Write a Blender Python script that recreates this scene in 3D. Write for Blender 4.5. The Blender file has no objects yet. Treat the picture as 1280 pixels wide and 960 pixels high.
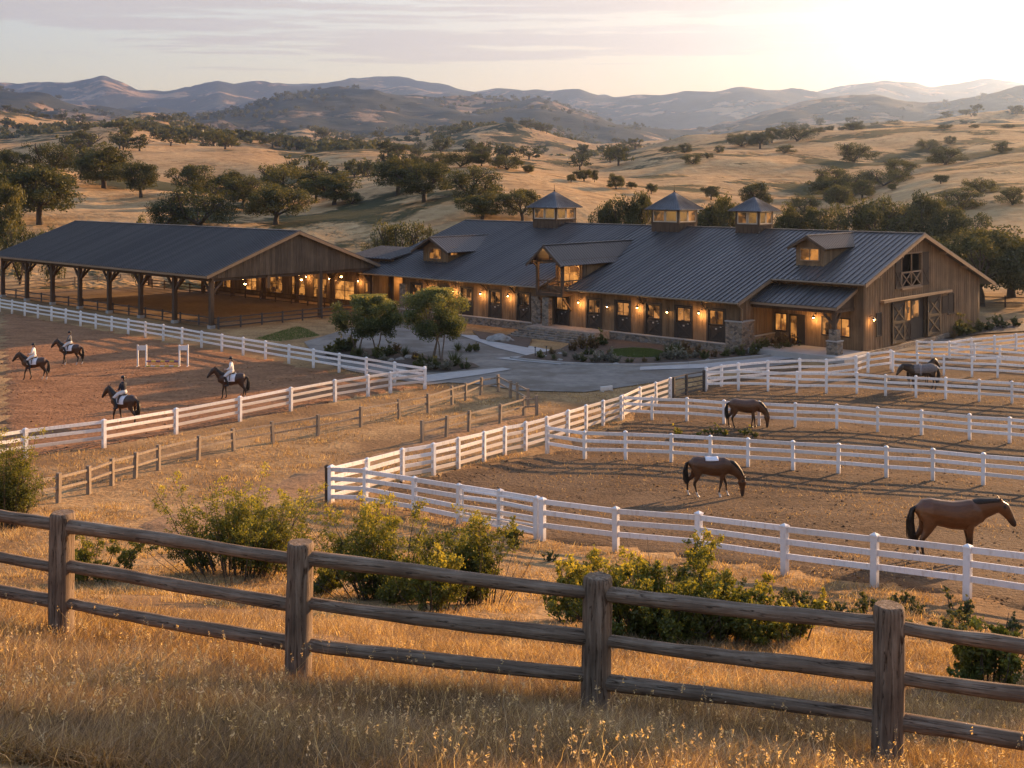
import bpy, bmesh, math, random
import numpy as np
from mathutils import Vector, Matrix, geometry
R = math.radians
F, HZ, HC = 1450.0, 230.0, 13.5          # focal length in photo pixels, horizon row, camera height
rnd = random.Random(7)
rg = np.random.default_rng(11)
sc = bpy.context.scene
C = sc.collection

# ------------------------------------------------------------------ noise
def _h(i, j, s):
    n = (i.astype(np.int64)*374761393 + j.astype(np.int64)*668265263 + s*982451653) & 0xffffffff
    n = ((n ^ (n >> 13))*1274126177) & 0xffffffff
    return ((n ^ (n >> 16)) & 0xffff)/65535.0
def vnoise(x, y, s=0):
    x = np.asarray(x, float); y = np.asarray(y, float)
    i = np.floor(x); j = np.floor(y); u = x-i; v = y-j
    u = u*u*u*(u*(u*6-15)+10); v = v*v*v*(v*(v*6-15)+10)
    def gr(di, dj):
        t = _h(i+di, j+dj, s)*6.2832*3
        return np.cos(t)*(x-i-di)+np.sin(t)*(y-j-dj)
    a = gr(0, 0); b = gr(1, 0); c = gr(0, 1); d = gr(1, 1)
    return ((a*(1-u)+b*u)*(1-v)+(c*(1-u)+d*u)*v)*.75
def fbm(x, y, o=4, s=0):
    t = 0; a = 1.0
    for k in range(o):
        t = t + a*vnoise(x, y, s+k); x = np.asarray(x)*2.03+17.1; y = np.asarray(y)*2.03+5.3; a *= .5
    return t

# ------------------------------------------------------------------ terrain
_pk = [(-60, 3.5), (-20, 2.0), (0, 1.75), (5, 3.05), (8, 4.0), (11.3, 5.0), (14, 5.9), (20, 7.9), (29, 10.2), (36, 11.2), (45, 12.2),
       (55, 12.9), (65, 13.3), (75, 13.5), (400, 13.5)]
_ys = np.arange(-60, 400, .25)
_dv = np.interp(_ys, [a for a, b in _pk], [b for a, b in _pk])
_k = np.hanning(17); _k /= _k.sum()
_dv = np.convolve(np.pad(_dv, 8, mode='edge'), _k, 'valid')
def gz(X, Y):
    X = np.asarray(X, float); Y = np.asarray(Y, float)
    w = np.clip((30-Y)/15, 0, 1)
    s = Y+.33*np.clip(X, -14, 14)*w
    z = HC-np.interp(s, _ys, _dv)
    f = np.clip((76-Y)/14, 0, 1)
    z = z+f*.2*fbm(X*.12, Y*.12, 2, 3)+np.clip((28-Y)/8, 0, 1)*.06*fbm(X*.8, Y*.8, 2, 9)
    return z
def g(x, y): return float(gz(x, y))
def ghit(px, py):
    """the ground point seen at a photo pixel (near terrain)"""
    Y = np.arange(4, 148, .05); X = (px-640)/F*Y
    yp = HZ+F*(HC-gz(X, Y))/Y
    k = np.argmax(yp <= py)
    return Vector((X[k], Y[k], float(gz(X[k], Y[k]))))

_cx = np.arange(-1600, 2900, 2.0)
def cur(pts, win=61):
    t = np.interp(_cx, [p[0] for p in pts], [p[1] for p in pts]); k = np.hanning(win); k /= k.sum()
    t = np.convolve(np.pad(t, win//2, mode='edge'), k, 'valid')
    return lambda x: np.interp(x, _cx, t)
cN = cur([(-500, 205), (0, 214), (72, 220), (130, 231), (207, 237), (282, 243), (382, 241), (445, 232), (470, 227), (560, 206), (595, 203), (640, 209),
          (702, 219), (765, 231), (820, 240), (900, 246), (1000, 252), (1060, 255), (1120, 238), (1185, 222), (1280, 208), (1800, 190)])
cS = cur([(-500, 218), (0, 228), (300, 246), (445, 238), (560, 214), (640, 216), (720, 228), (780, 227), (852, 208), (902, 200), (960, 196), (1010, 200),
          (1060, 204), (1120, 205), (1200, 197), (1280, 186), (1800, 165)])
c2 = cur([(-500, 168), (0, 190), (60, 182), (100, 176), (160, 172), (225, 181), (320, 187), (362, 195), (427, 189), (480, 192), (510, 199), (600, 203),
          (700, 206), (760, 205), (795, 195), (852, 186), (902, 181), (960, 173), (1017, 167), (1080, 161), (1135, 160), (1280, 160), (1800, 140)], 41)
cH = cur([(-500, 150), (0, 150), (27, 152), (67, 157), (107, 161), (137, 169), (180, 161), (212, 162), (250, 170), (300, 180), (380, 172), (440, 180),
          (520, 183), (600, 178), (640, 182), (720, 190), (800, 188), (900, 185), (1280, 172), (1800, 150)], 31)
c5 = cur([(-500, 133), (0, 136), (50, 140), (95, 149), (150, 155), (175, 160), (207, 155), (240, 149), (270, 141), (320, 144), (365, 138), (380, 141),
          (445, 140), (480, 145), (520, 150), (565, 155), (605, 160), (640, 161), (672, 154), (690, 156), (722, 162), (765, 169), (800, 171), (850, 165),
          (900, 158), (960, 148), (1050, 142), (1100, 140), (1160, 152), (1280, 138), (1800, 130)], 21)
cM = cur([(-500, 120), (-100, 124), (0, 121), (20, 124), (37, 120), (75, 123), (105, 120), (127, 114), (150, 121), (175, 127), (200, 127), (240, 121),
          (272, 113), (292, 117), (320, 114), (385, 120), (440, 114), (482, 116), (532, 122), (570, 127), (602, 133), (640, 135), (685, 136), (722, 128),
          (745, 131), (790, 131), (830, 133), (855, 131), (890, 134), (935, 130), (960, 131), (1015, 127), (1067, 120), (1100, 120), (1135, 129),
          (1160, 133), (1200, 132), (1245, 125), (1280, 126), (1500, 118), (1800, 125)], 9)
KY = np.array([149, 270, 400, 650, 950, 1400, 2100, 3500, 4800, 7000, 9500.0])
def knots(px):
    ys = [None, cN(px), cS(px), c2(px), c2(px)+9, cH(px), cH(px)+9, c5(px), c5(px)+12, cM(px), cM(px)+14]
    z = [HC-(ys[i]-HZ)/F*KY[i] if ys[i] is not None else np.zeros_like(px) for i in range(len(KY))]
    return np.array(z)
def hz_(px, Y):
    px = np.asarray(px, float); Y = np.asarray(Y, float)
    zk = knots(px.ravel()).reshape((len(KY),)+px.shape)
    i = np.clip(np.searchsorted(KY, Y, side='right')-1, 0, len(KY)-2)
    t = np.clip((np.log(Y)-np.log(KY[i]))/(np.log(KY[i+1])-np.log(KY[i])), 0, 1)
    e = np.where(i == 0, t**1.25, t*t*(3-2*t))
    za = np.take_along_axis(zk, i[None], 0)[0]; zb = np.take_along_axis(zk, i[None]+1, 0)[0]
    z = za+(zb-za)*e
    X = (px-640)/F*Y
    for k, lam in enumerate((28, 60, 120, 240, 480, 900, 1700)):
        w = np.clip(Y/lam/2.2-.6, 0, 1)*np.clip(2.2-Y/lam/45, 0, 1)
        n = vnoise(X/lam+3.3*k, Y/lam-1.7*k, 40+k)
        n2 = .5-np.abs(vnoise(X/lam*.8+9, Y/lam*.8+k, 70+k))*2.4
        z = z+(n*(.05 if lam < 100 else .075)+n2*.065*np.clip((Y-300)/900, .3, 1))*lam*w*np.clip((Y-149)/60, 0, 1)
    return z
_hy = 150*np.exp(np.arange(0, math.log(1500/150), .006))
def hhit(px, py):
    zz = hz_(np.full_like(_hy, px), _hy)
    yp = HZ+F*(HC-zz)/_hy
    k = int(np.argmax(yp <= py))
    if yp[k] > py: k = int(np.argmin(yp))
    Y = _hy[k]; return Vector(((px-640)/F*Y, Y, float(zz[k])))
def hsee(px, Y):
    """terrain height at (column, distance) arrays and whether it is seen from the camera side"""
    g_ = np.exp(np.linspace(math.log(150), math.log(4500), 130)); z = hz_(px, Y); up = (z-HC)/Y; ok = np.ones(len(px), bool)
    for y in g_:
        m = (Y > y*1.03) & ok
        if m.any(): ok[m] &= (hz_(px[m], np.full(m.sum(), y))-HC)/y < up[m]+.006
    return z, ok
def hat(px, Y):
    return Vector(((px-640)/F*Y, Y, float(hz_(np.array([px]), np.array([Y]))[0])))

# ------------------------------------------------------------------ object helpers
def tag(o, label=None, cat=None, group=None, kind=None):
    if label: o['label'] = label
    if cat: o['category'] = cat
    if group: o['group'] = group
    if kind: o['kind'] = kind
    return o
def link(name, me, parent=None, mats=()):
    o = bpy.data.objects.new(name, me); C.objects.link(o)
    if parent is not None: o.parent = parent
    if me is not None and mats and len(me.materials) == 0:
        for m in mats: me.materials.append(m)
    return o
def empty(name, loc=(0, 0, 0), rz=0.0, label=None, cat=None, group=None):
    o = bpy.data.objects.new(name, None); C.objects.link(o)
    o.location = loc; o.rotation_euler = (0, 0, rz); o.empty_display_size = .2
    return tag(o, label, cat, group)
def copy_tree(o, parent=None):
    c = o.copy(); C.objects.link(c); c.parent = parent
    for ch in [x for x in sc.objects if x.parent == o]: copy_tree(ch, c)
    return c
def npmesh(name, V, Fq, var=None, smooth=False):
    """numpy mesh: V (n,3), Fq (m,k) faces"""
    me = bpy.data.meshes.new(name)
    V = np.asarray(V, np.float32); Fq = np.asarray(Fq, np.int32)
    me.vertices.add(len(V)); me.vertices.foreach_set('co', V.ravel())
    k = Fq.shape[1]
    me.loops.add(Fq.size); me.loops.foreach_set('vertex_index', Fq.ravel())
    me.polygons.add(len(Fq)); me.polygons.foreach_set('loop_start', np.arange(0, Fq.size, k, dtype=np.int32))
    me.update(calc_edges=True)
    if smooth: me.polygons.foreach_set('use_smooth', np.ones(len(Fq), bool))
    if var is not None:
        a = me.attributes.new('var', 'FLOAT', 'POINT'); a.data.foreach_set('value', np.asarray(var, np.float32))
    return me

class MB:
    def __init__(s): s.v = []; s.f = []; s.m = []; s.sm = []
    def add(s, vs, fs, mi=0, sm=False):
        b = len(s.v); s.v += [tuple(p) for p in vs]
        for q in fs: s.f.append(tuple(b+i for i in q)); s.m.append(mi); s.sm.append(sm)
    def box(s, x0, x1, y0, y1, z0, z1, mi=0):
        s.add([(x0, y0, z0), (x1, y0, z0), (x1, y1, z0), (x0, y1, z0), (x0, y0, z1), (x1, y0, z1), (x1, y1, z1), (x0, y1, z1)],
              [(3, 2, 1, 0), (4, 5, 6, 7), (0, 1, 5, 4), (1, 2, 6, 5), (2, 3, 7, 6), (3, 0, 4, 7)], mi)
    def bar(s, p, q, w, h, mi=0, up=(0, 0, 1)):
        p = Vector(p); q = Vector(q); d = (q-p).normalized(); up = Vector(up)
        if abs(d.dot(up)) > .98: up = Vector((1, 0, 0))
        a = d.cross(up).normalized()*w/2; b = a.cross(d).normalized()*h/2
        vs = [p-a-b, p+a-b, p+a+b, p-a+b, q-a-b, q+a-b, q+a+b, q-a+b]
        s.add(vs, [(0, 1, 2, 3), (7, 6, 5, 4), (0, 4, 5, 1), (1, 5, 6, 2), (2, 6, 7, 3), (3, 7, 4, 0)], mi)
    def cyl(s, p, q, r0, r1=None, n=10, mi=0, cap=True, sm=True):
        p = Vector(p); q = Vector(q); r1 = r0 if r1 is None else r1
        d = (q-p).normalized(); a = d.orthogonal().normalized(); b = d.cross(a)
        vs = []
        for c, r in ((p, r0), (q, r1)):
            for k in range(n):
                t = 2*math.pi*k/n; vs.append(c+a*math.cos(t)*r+b*math.sin(t)*r)
        fs = [(k, (k+1) % n, n+(k+1) % n, n+k) for k in range(n)]
        s.add(vs, fs, mi, sm)
        if cap: s.add(vs, [tuple(range(n-1, -1, -1)), tuple(range(n, 2*n))], mi)
    def path(s, pts, rs, n=8, mi=0):
        """tube through points with radii"""
        pts = [Vector(p) for p in pts]; m = len(pts); vs = []
        ref = Vector((.13, .31, .94))
        for i, p in enumerate(pts):
            d = (pts[min(i+1, m-1)]-pts[max(i-1, 0)]).normalized()
            r = ref if abs(d.dot(ref)) < .95 else Vector((1, 0, 0))
            a = d.cross(r).normalized(); b = d.cross(a)
            for k in range(n):
                t = 2*math.pi*k/n; vs.append(p+(a*math.cos(t)+b*math.sin(t))*rs[i])
        fs = [(i*n+k, i*n+(k+1) % n, (i+1)*n+(k+1) % n, (i+1)*n+k) for i in range(m-1) for k in range(n)]
        s.add(vs, fs, mi, True)
        s.add(vs, [tuple(range(n-1, -1, -1)), tuple(range((m-1)*n, m*n))], mi)
    def ext(s, poly, vec, mi=0):
        """extrude a planar polygon by a vector"""
        n = len(poly); vec = Vector(vec); a = [Vector(p) for p in poly]; b = [p+vec for p in a]
        s.add(a+b, [tuple(range(n-1, -1, -1)), tuple(range(n, 2*n))]+[(k, (k+1) % n, n+(k+1) % n, n+k) for k in range(n)], mi)
    def ball(s, c, rx, ry, rz, n=8, mi=0):
        c = Vector(c); vs = []; m = max(4, n//2+1)
        for i in range(1, m):
            ph = math.pi*i/m
            for k in range(n):
                t = 2*math.pi*k/n; vs.append(c+Vector((rx*math.sin(ph)*math.cos(t), ry*math.sin(ph)*math.sin(t), rz*math.cos(ph))))
        b = len(vs); vs += [c+Vector((0, 0, rz)), c-Vector((0, 0, rz))]
        fs = [(i*n+k, (i+1)*n+k, (i+1)*n+(k+1) % n, i*n+(k+1) % n) for i in range(m-2) for k in range(n)]
        fs += [(b, k, (k+1) % n) for k in range(n)]+[(b+1, (m-2)*n+(k+1) % n, (m-2)*n+k) for k in range(n)]
        s.add(vs, fs, mi, True)
    def mesh(s, name):
        me = bpy.data.meshes.new(name); me.from_pydata(s.v, [], s.f); 
        me.polygons.foreach_set('material_index', np.array(s.m, np.int32)); me.polygons.foreach_set('use_smooth', np.array(s.sm, bool))
        bm = bmesh.new(); bm.from_mesh(me); bmesh.ops.recalc_face_normals(bm, faces=bm.faces); bm.to_mesh(me); bm.free()
        me.update(); return me
    def build(s, name, mats, parent=None):
        if not isinstance(mats, (list, tuple)): mats = [mats]
        return link(name, s.mesh(name), parent, mats)

# ------------------------------------------------------------------ materials
def mat(name):
    m = bpy.data.materials.new(name); m.use_nodes = True
    nt = m.node_tree; nt.nodes.clear()
    return m, nt, nt.nodes, nt.links
def nd(N, t, **kw):
    n = N.new(t)
    for k, v in kw.items():
        if k in n.inputs and not hasattr(n, k): n.inputs[k].default_value = v
        else: setattr(n, k, v)
    return n
def inp(n, **kw):
    for k, v in kw.items(): n.inputs[k.replace('_', ' ')].default_value = v
    return n
def c4(c): return (c[0], c[1], c[2], 1)
def ramp(N, L, fac, stops, interp='LINEAR'):
    r = N.new('ShaderNodeValToRGB'); r.color_ramp.interpolation = interp
    e = r.color_ramp.elements
    while len(e) < len(stops): e.new(.5)
    for i, (p, c) in enumerate(stops): e[i].position = p; e[i].color = c4(c)
    L.new(fac, r.inputs[0]); return r.outputs[0]
def noise(N, L, vec, scale, detail=4, rough=.55, dist=0):
    n = N.new('ShaderNodeTexNoise'); inp(n, Scale=scale, Detail=detail, Roughness=rough, Distortion=dist)
    if vec is not None: L.new(vec, n.inputs['Vector'])
    return n.outputs['Fac']
def mapping(N, L, vec, sc_=(1, 1, 1), rot=(0, 0, 0), loc=(0, 0, 0)):
    m = N.new('ShaderNodeMapping'); m.inputs['Scale'].default_value = sc_; m.inputs['Rotation'].default_value = rot; m.inputs['Location'].default_value = loc
    L.new(vec, m.inputs['Vector']); return m.outputs[0]
def mixc(N, L, fac, a, b, mode='MIX'):
    m = N.new('ShaderNodeMix'); m.data_type = 'RGBA'; m.blend_type = mode
    for s, v in ((0, fac), (6, a), (7, b)):
        if isinstance(v, (int, float)): m.inputs[s].default_value = v
        elif isinstance(v, tuple): m.inputs[s].default_value = c4(v)
        else: L.new(v, m.inputs[s])
    return m.outputs[2]
def math_(N, L, op, a, b=None, clamp=False):
    m = N.new('ShaderNodeMath'); m.operation = op; m.use_clamp = clamp
    for i, v in enumerate((a, b)):
        if v is None: continue
        if isinstance(v, (int, float)): m.inputs[i].default_value = v
        else: L.new(v, m.inputs[i])
    return m.outputs[0]
def finish(N, L, col, rough=.8, metal=0, bump=None, bstr=.3, bdist=.05, spec=.4, emis=None, estr=0):
    p = N.new('ShaderNodeBsdfPrincipled')
    if isinstance(col, tuple): p.inputs['Base Color'].default_value = c4(col)
    else: L.new(col, p.inputs['Base Color'])
    if isinstance(rough, (int, float)): p.inputs['Roughness'].default_value = rough
    else: L.new(rough, p.inputs['Roughness'])
    p.inputs['Metallic'].default_value = metal
    p.inputs['Specular IOR Level'].default_value = spec
    if bump is not None:
        b = N.new('ShaderNodeBump'); b.inputs['Strength'].default_value = bstr; b.inputs['Distance'].default_value = bdist
        L.new(bump, b.inputs['Height']); L.new(b.outputs[0], p.inputs['Normal'])
    if emis is not None:
        if isinstance(emis, tuple): p.inputs['Emission Color'].default_value = c4(emis)
        else: L.new(emis, p.inputs['Emission Color'])
        p.inputs['Emission Strength'].default_value = estr
    o = N.new('ShaderNodeOutputMaterial'); L.new(p.outputs[0], o.inputs[0]); return p
def coord(N, which='Object'): return N.new('ShaderNodeTexCoord').outputs[which]
def geopos(N): return N.new('ShaderNodeNewGeometry').outputs['Position']

M = {}
def simple(name, c, rough=.7, var=.25, scale=3, metal=0, bump=.2, spec=.4):
    m, nt, N, L = mat(name); v = coord(N)
    n = noise(N, L, v, scale, 5)
    col = ramp(N, L, n, [(.3, tuple(x*(1-var) for x in c)), (.7, tuple(min(1, x*(1+var)) for x in c))])
    finish(N, L, col, rough, metal, n, bump, .02, spec); M[name] = m; return m
def wood(name, dark, light, axis='z', scale=1.0, rough=.8, plank=None):
    m, nt, N, L = mat(name); v = coord(N)
    s = {'x': (.6, 14, 14), 'y': (14, .6, 14), 'z': (14, 14, .6)}[axis]
    n1 = noise(N, L, mapping(N, L, v, tuple(q*scale for q in s)), 1.0, 6, .6, .4)
    n2 = noise(N, L, v, .7*scale, 4)
    f = math_(N, L, 'ADD', math_(N, L, 'MULTIPLY', n1, .65), math_(N, L, 'MULTIPLY', n2, .35))
    col = ramp(N, L, f, [(.33, dark), (.66, light)])
    if plank:   # tone steps from board to board along u and v
        for i, ax in enumerate(('X', 'Y')):
            sp = N.new('ShaderNodeSeparateXYZ'); L.new(v, sp.inputs[0])
            fl = math_(N, L, 'FLOOR', math_(N, L, 'DIVIDE', sp.outputs[ax], plank))
            wn = N.new('ShaderNodeTexWhiteNoise'); wn.noise_dimensions = '1D'; L.new(fl, wn.inputs['W'])
            col = mixc(N, L, 1.0, col, ramp(N, L, wn.outputs['Value'], [(0, (.72, .72, .72)), (1, (1.12, 1.1, 1.06))]), 'MULTIPLY')
    finish(N, L, col, rough, 0, n1, .35, .02, .25); M[name] = m; return m

wood('board_siding', (.12, .078, .046), (.30, .205, .125), 'z', 1, .85, .42)
wood('arena_siding', (.085, .06, .042), (.20, .145, .1), 'z', 1, .85, .36)
wood('timber', (.05, .032, .022), (.12, .078, .05), 'z', 1)
wood('trim_wood', (.19, .125, .075), (.32, .22, .14), 'x', 1)
wood('door_wood', (.022, .018, .016), (.05, .042, .036), 'z', 1, .6)
wood('barn_door_wood', (.032, .022, .015), (.07, .048, .033), 'z', 1, .75)


wood('low_fence_wood', (.15, .112, .08), (.36, .28, .2), 'z', 1)
wood('dark_rail', (.05, .042, .038), (.11, .092, .08), 'x', 1)
simple('black_iron', (.02, .02, .022), .5, .2, 8)
simple('tan_steps', (.3, .24, .19), .85, .3, 4, bump=.4)
simple('concrete', (.34, .32, .3), .85, .12, 1.2)
simple('bark', (.07, .052, .038), .95, .4, 6, bump=.6)
simple('grey_bark', (.16, .125, .1), .9, .3, 9, bump=.4)
simple('soil', (.075, .05, .034), .95, .35, 3, bump=.8)
simple('rock', (.25, .225, .2), .9, .3, 3, bump=.6)
simple('gutter_metal', (.2, .15, .1), .5, .15, 4, .3)
def log(name, axis):
    m, nt, N, L = mat(name); v = coord(N)
    s = {'x': (1.1, 26, 26), 'z': (26, 26, 1.1)}[axis]; s2 = {'x': (.5, 9, 9), 'z': (9, 9, .5)}[axis]
    f = noise(N, L, mapping(N, L, v, s), 1, 7, .65, .6); w = noise(N, L, v, 2.3, 5, .6); cr = noise(N, L, mapping(N, L, v, s2, loc=(3, 1, 7)), 1.4, 5, .6, .8)
    col = ramp(N, L, math_(N, L, 'ADD', math_(N, L, 'MULTIPLY', f, .6), math_(N, L, 'MULTIPLY', w, .4)), [(.33, (.085, .058, .04)), (.5, (.2, .142, .098)), (.68, (.36, .28, .205))])
    crk = ramp(N, L, math_(N, L, 'ABSOLUTE', math_(N, L, 'SUBTRACT', cr, .5)), [(.002, (.35, .31, .28)), (.012, (1, 1, 1))])
    vo = N.new('ShaderNodeTexVoronoi'); inp(vo, Scale=1.7); L.new(mapping(N, L, v, (1.2, 2.2, 2.2) if axis == 'x' else (2.2, 2.2, 1.2)), vo.inputs['Vector'])
    kn = ramp(N, L, vo.outputs['Distance'], [(.05, (.4, .33, .28)), (.1, (1, 1, 1))])
    col = mixc(N, L, 1, mixc(N, L, 1, col, crk, 'MULTIPLY'), kn, 'MULTIPLY')
    finish(N, L, col, .9, 0, math_(N, L, 'ADD', f, math_(N, L, 'MULTIPLY', crk, .7)), .8, .03, .15); M[name] = m
log('log_rail', 'x'); log('log_post', 'z')
# painted boards with dust and splash low down
m, nt, N, L = mat('white_paint'); v = coord(N); sp = N.new('ShaderNodeSeparateXYZ'); L.new(v, sp.inputs[0]); oi = N.new('ShaderNodeObjectInfo')
n = noise(N, L, v, 3.5, 6, .65); n2 = noise(N, L, mapping(N, L, v, (1, 1, .35)), 9, 5, .6)
low = ramp(N, L, math_(N, L, 'ADD', sp.outputs['Z'], math_(N, L, 'MULTIPLY', n, .3)), [(.12, (1, 1, 1)), (.5, (0, 0, 0))])
col = ramp(N, L, oi.outputs['Random'], [(0, (.66, .63, .60)), (.6, (.77, .75, .74)), (1, (.82, .80, .79))])
col = mixc(N, L, math_(N, L, 'MULTIPLY', low, .55), col, (.36, .26, .17))
col = mixc(N, L, math_(N, L, 'MULTIPLY', ramp(N, L, n2, [(.52, (0, 0, 0)), (.68, (1, 1, 1))]), .45), col, (.46, .38, .31))
finish(N, L, col, .6, 0, n2, .1, .01, .3); M['white_paint'] = m
# stone masonry
m, nt, N, L = mat('stone_masonry'); v = mapping(N, L, coord(N), (1, 1, 1.6))
vo = N.new('ShaderNodeTexVoronoi'); inp(vo, Scale=3.4); L.new(v, vo.inputs['Vector'])
ve = N.new('ShaderNodeTexVoronoi'); ve.feature = 'DISTANCE_TO_EDGE'; inp(ve, Scale=3.4); L.new(v, ve.inputs['Vector'])
sp = N.new('ShaderNodeSeparateColor'); L.new(vo.outputs['Color'], sp.inputs[0])
c1 = ramp(N, L, sp.outputs[0], [(0, (.1, .085, .07)), (.35, (.24, .185, .135)), (.7, (.33, .25, .18)), (1, (.2, .19, .185))])
c2_ = mixc(N, L, ramp(N, L, ve.outputs['Distance'], [(.0, (0, 0, 0)), (.05, (1, 1, 1))]), (.12, .1, .085), c1)
finish(N, L, mixc(N, L, .35, c2_, noise(N, L, v, 9), 'MULTIPLY'), .9, 0, ve.outputs['Distance'], .9, .06); M['stone_masonry'] = m
# standing seam metal roof
m, nt, N, L = mat('metal_roof'); v = coord(N)
n = noise(N, L, mapping(N, L, v, (1.2, .25, .25)), .8, 6, .65, .3); n2 = noise(N, L, v, 6, 3)
sp = N.new('ShaderNodeSeparateXYZ'); L.new(v, sp.inputs[0]); wn = N.new('ShaderNodeTexWhiteNoise'); wn.noise_dimensions = '1D'; L.new(math_(N, L, 'FLOOR', math_(N, L, 'DIVIDE', sp.outputs['X'], .94)), wn.inputs['W'])
col = ramp(N, L, n, [(.3, (.07, .063, .063)), (.7, (.105, .096, .094))])
col = mixc(N, L, 1, col, ramp(N, L, wn.outputs['Value'], [(0, (.8, .8, .8)), (1, (1.15, 1.14, 1.12))]), 'MULTIPLY')
finish(N, L, col, ramp(N, L, n, [(.3, (.36, .36, .36)), (.7, (.52, .52, .52))]), .2, noise(N, L, v, 1.6, 3), .12, .02, .5); M['metal_roof'] = m
# lit window glass: dark glossy pane, room glow and warm glints patterned into its emission
def glow(name, strength, warm=(1, .5, .15), dark=(.12, .05, .015), scale=1.6):
    m, nt, N, L = mat(name); v = coord(N)
    vo = N.new('ShaderNodeTexVoronoi'); vo.distance = 'CHEBYCHEV'; inp(vo, Scale=scale); L.new(mapping(N, L, v, (1, 1, .7)), vo.inputs['Vector'])
    s = N.new('ShaderNodeSeparateColor'); L.new(vo.outputs['Color'], s.inputs[0])
    f = math_(N, L, 'MULTIPLY', s.outputs[0], ramp(N, L, noise(N, L, v, 1.1, 3), [(.35, (.15, .15, .15)), (.65, (1, 1, 1))]))
    col = ramp(N, L, f, [(.05, dark), (.3, tuple(.5*(a+b) for a, b in zip(warm, dark))), (.6, warm)])
    finish(N, L, (.015, .012, .01), .08, 0, None, spec=.5, emis=col, estr=strength); M[name] = m
glow('lit_pane', .18, (1, .4, .09), (.05, .02, .008)); glow('bright_pane', .27, (1, .42, .1), (.16, .05, .012), 1.3); glow('dim_pane', .16, (1, .42, .12), (.006, .005, .004), 2.2); glow('cupola_pane', .075, (1, .5, .13), (.3, .2, .12), .9)
def emitter(name, c, s):
    m, nt, N, L = mat(name); e = N.new('ShaderNodeEmission'); e.inputs[0].default_value = c4(c); e.inputs[1].default_value = s
    o = N.new('ShaderNodeOutputMaterial'); L.new(e.outputs[0], o.inputs[0]); M[name] = m
emitter('lamp_bulb', (1, .58, .2), 26)
# leaves
def leaf(name, dark, light, tip, trans=.35):
    m, nt, N, L = mat(name)
    a = N.new('ShaderNodeAttribute'); a.attribute_name = 'var'
    oi = N.new('ShaderNodeObjectInfo')
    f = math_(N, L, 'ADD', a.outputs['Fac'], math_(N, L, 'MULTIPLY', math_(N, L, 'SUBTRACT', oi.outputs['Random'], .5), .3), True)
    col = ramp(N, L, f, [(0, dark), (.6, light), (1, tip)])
    d = N.new('ShaderNodeBsdfDiffuse'); t = N.new('ShaderNodeBsdfTranslucent'); gl = N.new('ShaderNodeBsdfGlossy')
    L.new(col, d.inputs[0]); L.new(mixc(N, L, 1, col, (1.5, 1.3, .55), 'MULTIPLY'), t.inputs[0]); gl.inputs['Roughness'].default_value = .5
    gl.inputs[0].default_value = (.5, .5, .5, 1)
    mx = N.new('ShaderNodeMixShader'); mx.inputs[0].default_value = trans; L.new(d.outputs[0], mx.inputs[1]); L.new(t.outputs[0], mx.inputs[2])
    m2 = N.new('ShaderNodeMixShader'); m2.inputs[0].default_value = .04; L.new(mx.outputs[0], m2.inputs[1]); L.new(gl.outputs[0], m2.inputs[2])
    o = N.new('ShaderNodeOutputMaterial'); L.new(m2.outputs[0], o.inputs[0]); M[name] = m
leaf('oak_leaf', (.028, .035, .013), (.082, .086, .03), (.19, .165, .055), .34)
leaf('shrub_leaf', (.048, .062, .014), (.155, .163, .03), (.45, .385, .06), .46)  # yellow tip colour brightened to imitate backlit bush tops
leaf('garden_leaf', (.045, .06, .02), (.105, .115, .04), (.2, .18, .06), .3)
leaf('silver_leaf', (.09, .095, .075), (.19, .19, .15), (.3, .29, .23), .2)
leaf('red_leaf', (.08, .055, .028), (.17, .115, .055), (.28, .2, .1), .3)
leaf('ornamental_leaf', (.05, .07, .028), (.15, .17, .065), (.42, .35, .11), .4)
leaf('straw', (.09, .055, .028), (.42, .28, .138), (.8, .63, .37), .4)
leaf('lawn_leaf', (.045, .075, .015), (.085, .125, .025), (.14, .18, .04), .3)
# earth materials
def earth(name, cols, s1, s2, bstr, bdist, stretch=None, patch=None, pscale=.05, tw=.5):
    m, nt, N, L = mat(name); p = geopos(N)
    q = mapping(N, L, p, stretch) if stretch else p
    a = noise(N, L, q, s1, 6, .62, .5); b = noise(N, L, p, s2, 5, .6)
    f = math_(N, L, 'ADD', math_(N, L, 'MULTIPLY', a, tw), math_(N, L, 'MULTIPLY', b, 1-tw))
    k = len(cols)-1
    col = ramp(N, L, f, [(.3+.4*i/k, c) for i, c in enumerate(cols)])
    if patch:
        pn = noise(N, L, p, pscale, 5, .6)
        col = mixc(N, L, ramp(N, L, pn, [(.47, (0, 0, 0)), (.6, (1, 1, 1))]), col, patch)
    finish(N, L, col, .95, 0, f, bstr, bdist, .1); M[name] = m
earth('dry_ground', [(.12, .07, .034), (.31, .192, .088), (.48, .32, .155)], .5, 4.5, 1.0, .25, None, (.2, .118, .056), .12)
earth('arena_dirt', [(.1, .045, .022), (.25, .124, .06), (.4, .22, .115)], .45, 4.5, 1.0, .35, (1, 2.4, 1))
earth('paddock_dirt', [(.038, .024, .014), (.105, .066, .038), (.215, .14, .08)], .45, 6.0, 1.0, .3, (1, 2.0, 1), (.145, .096, .057), .16, .4)
earth('track_dirt', [(.13, .075, .04), (.25, .15, .08), (.37, .235, .135)], .5, 4.5, .9, .2)
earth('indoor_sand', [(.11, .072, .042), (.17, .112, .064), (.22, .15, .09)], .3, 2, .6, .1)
earth('asphalt', [(.12, .108, .094), (.21, .186, .16), (.29, .255, .215)], .16, 1.4, .2, .02, (1, 3, 1), (.15, .128, .104), .22)
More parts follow.
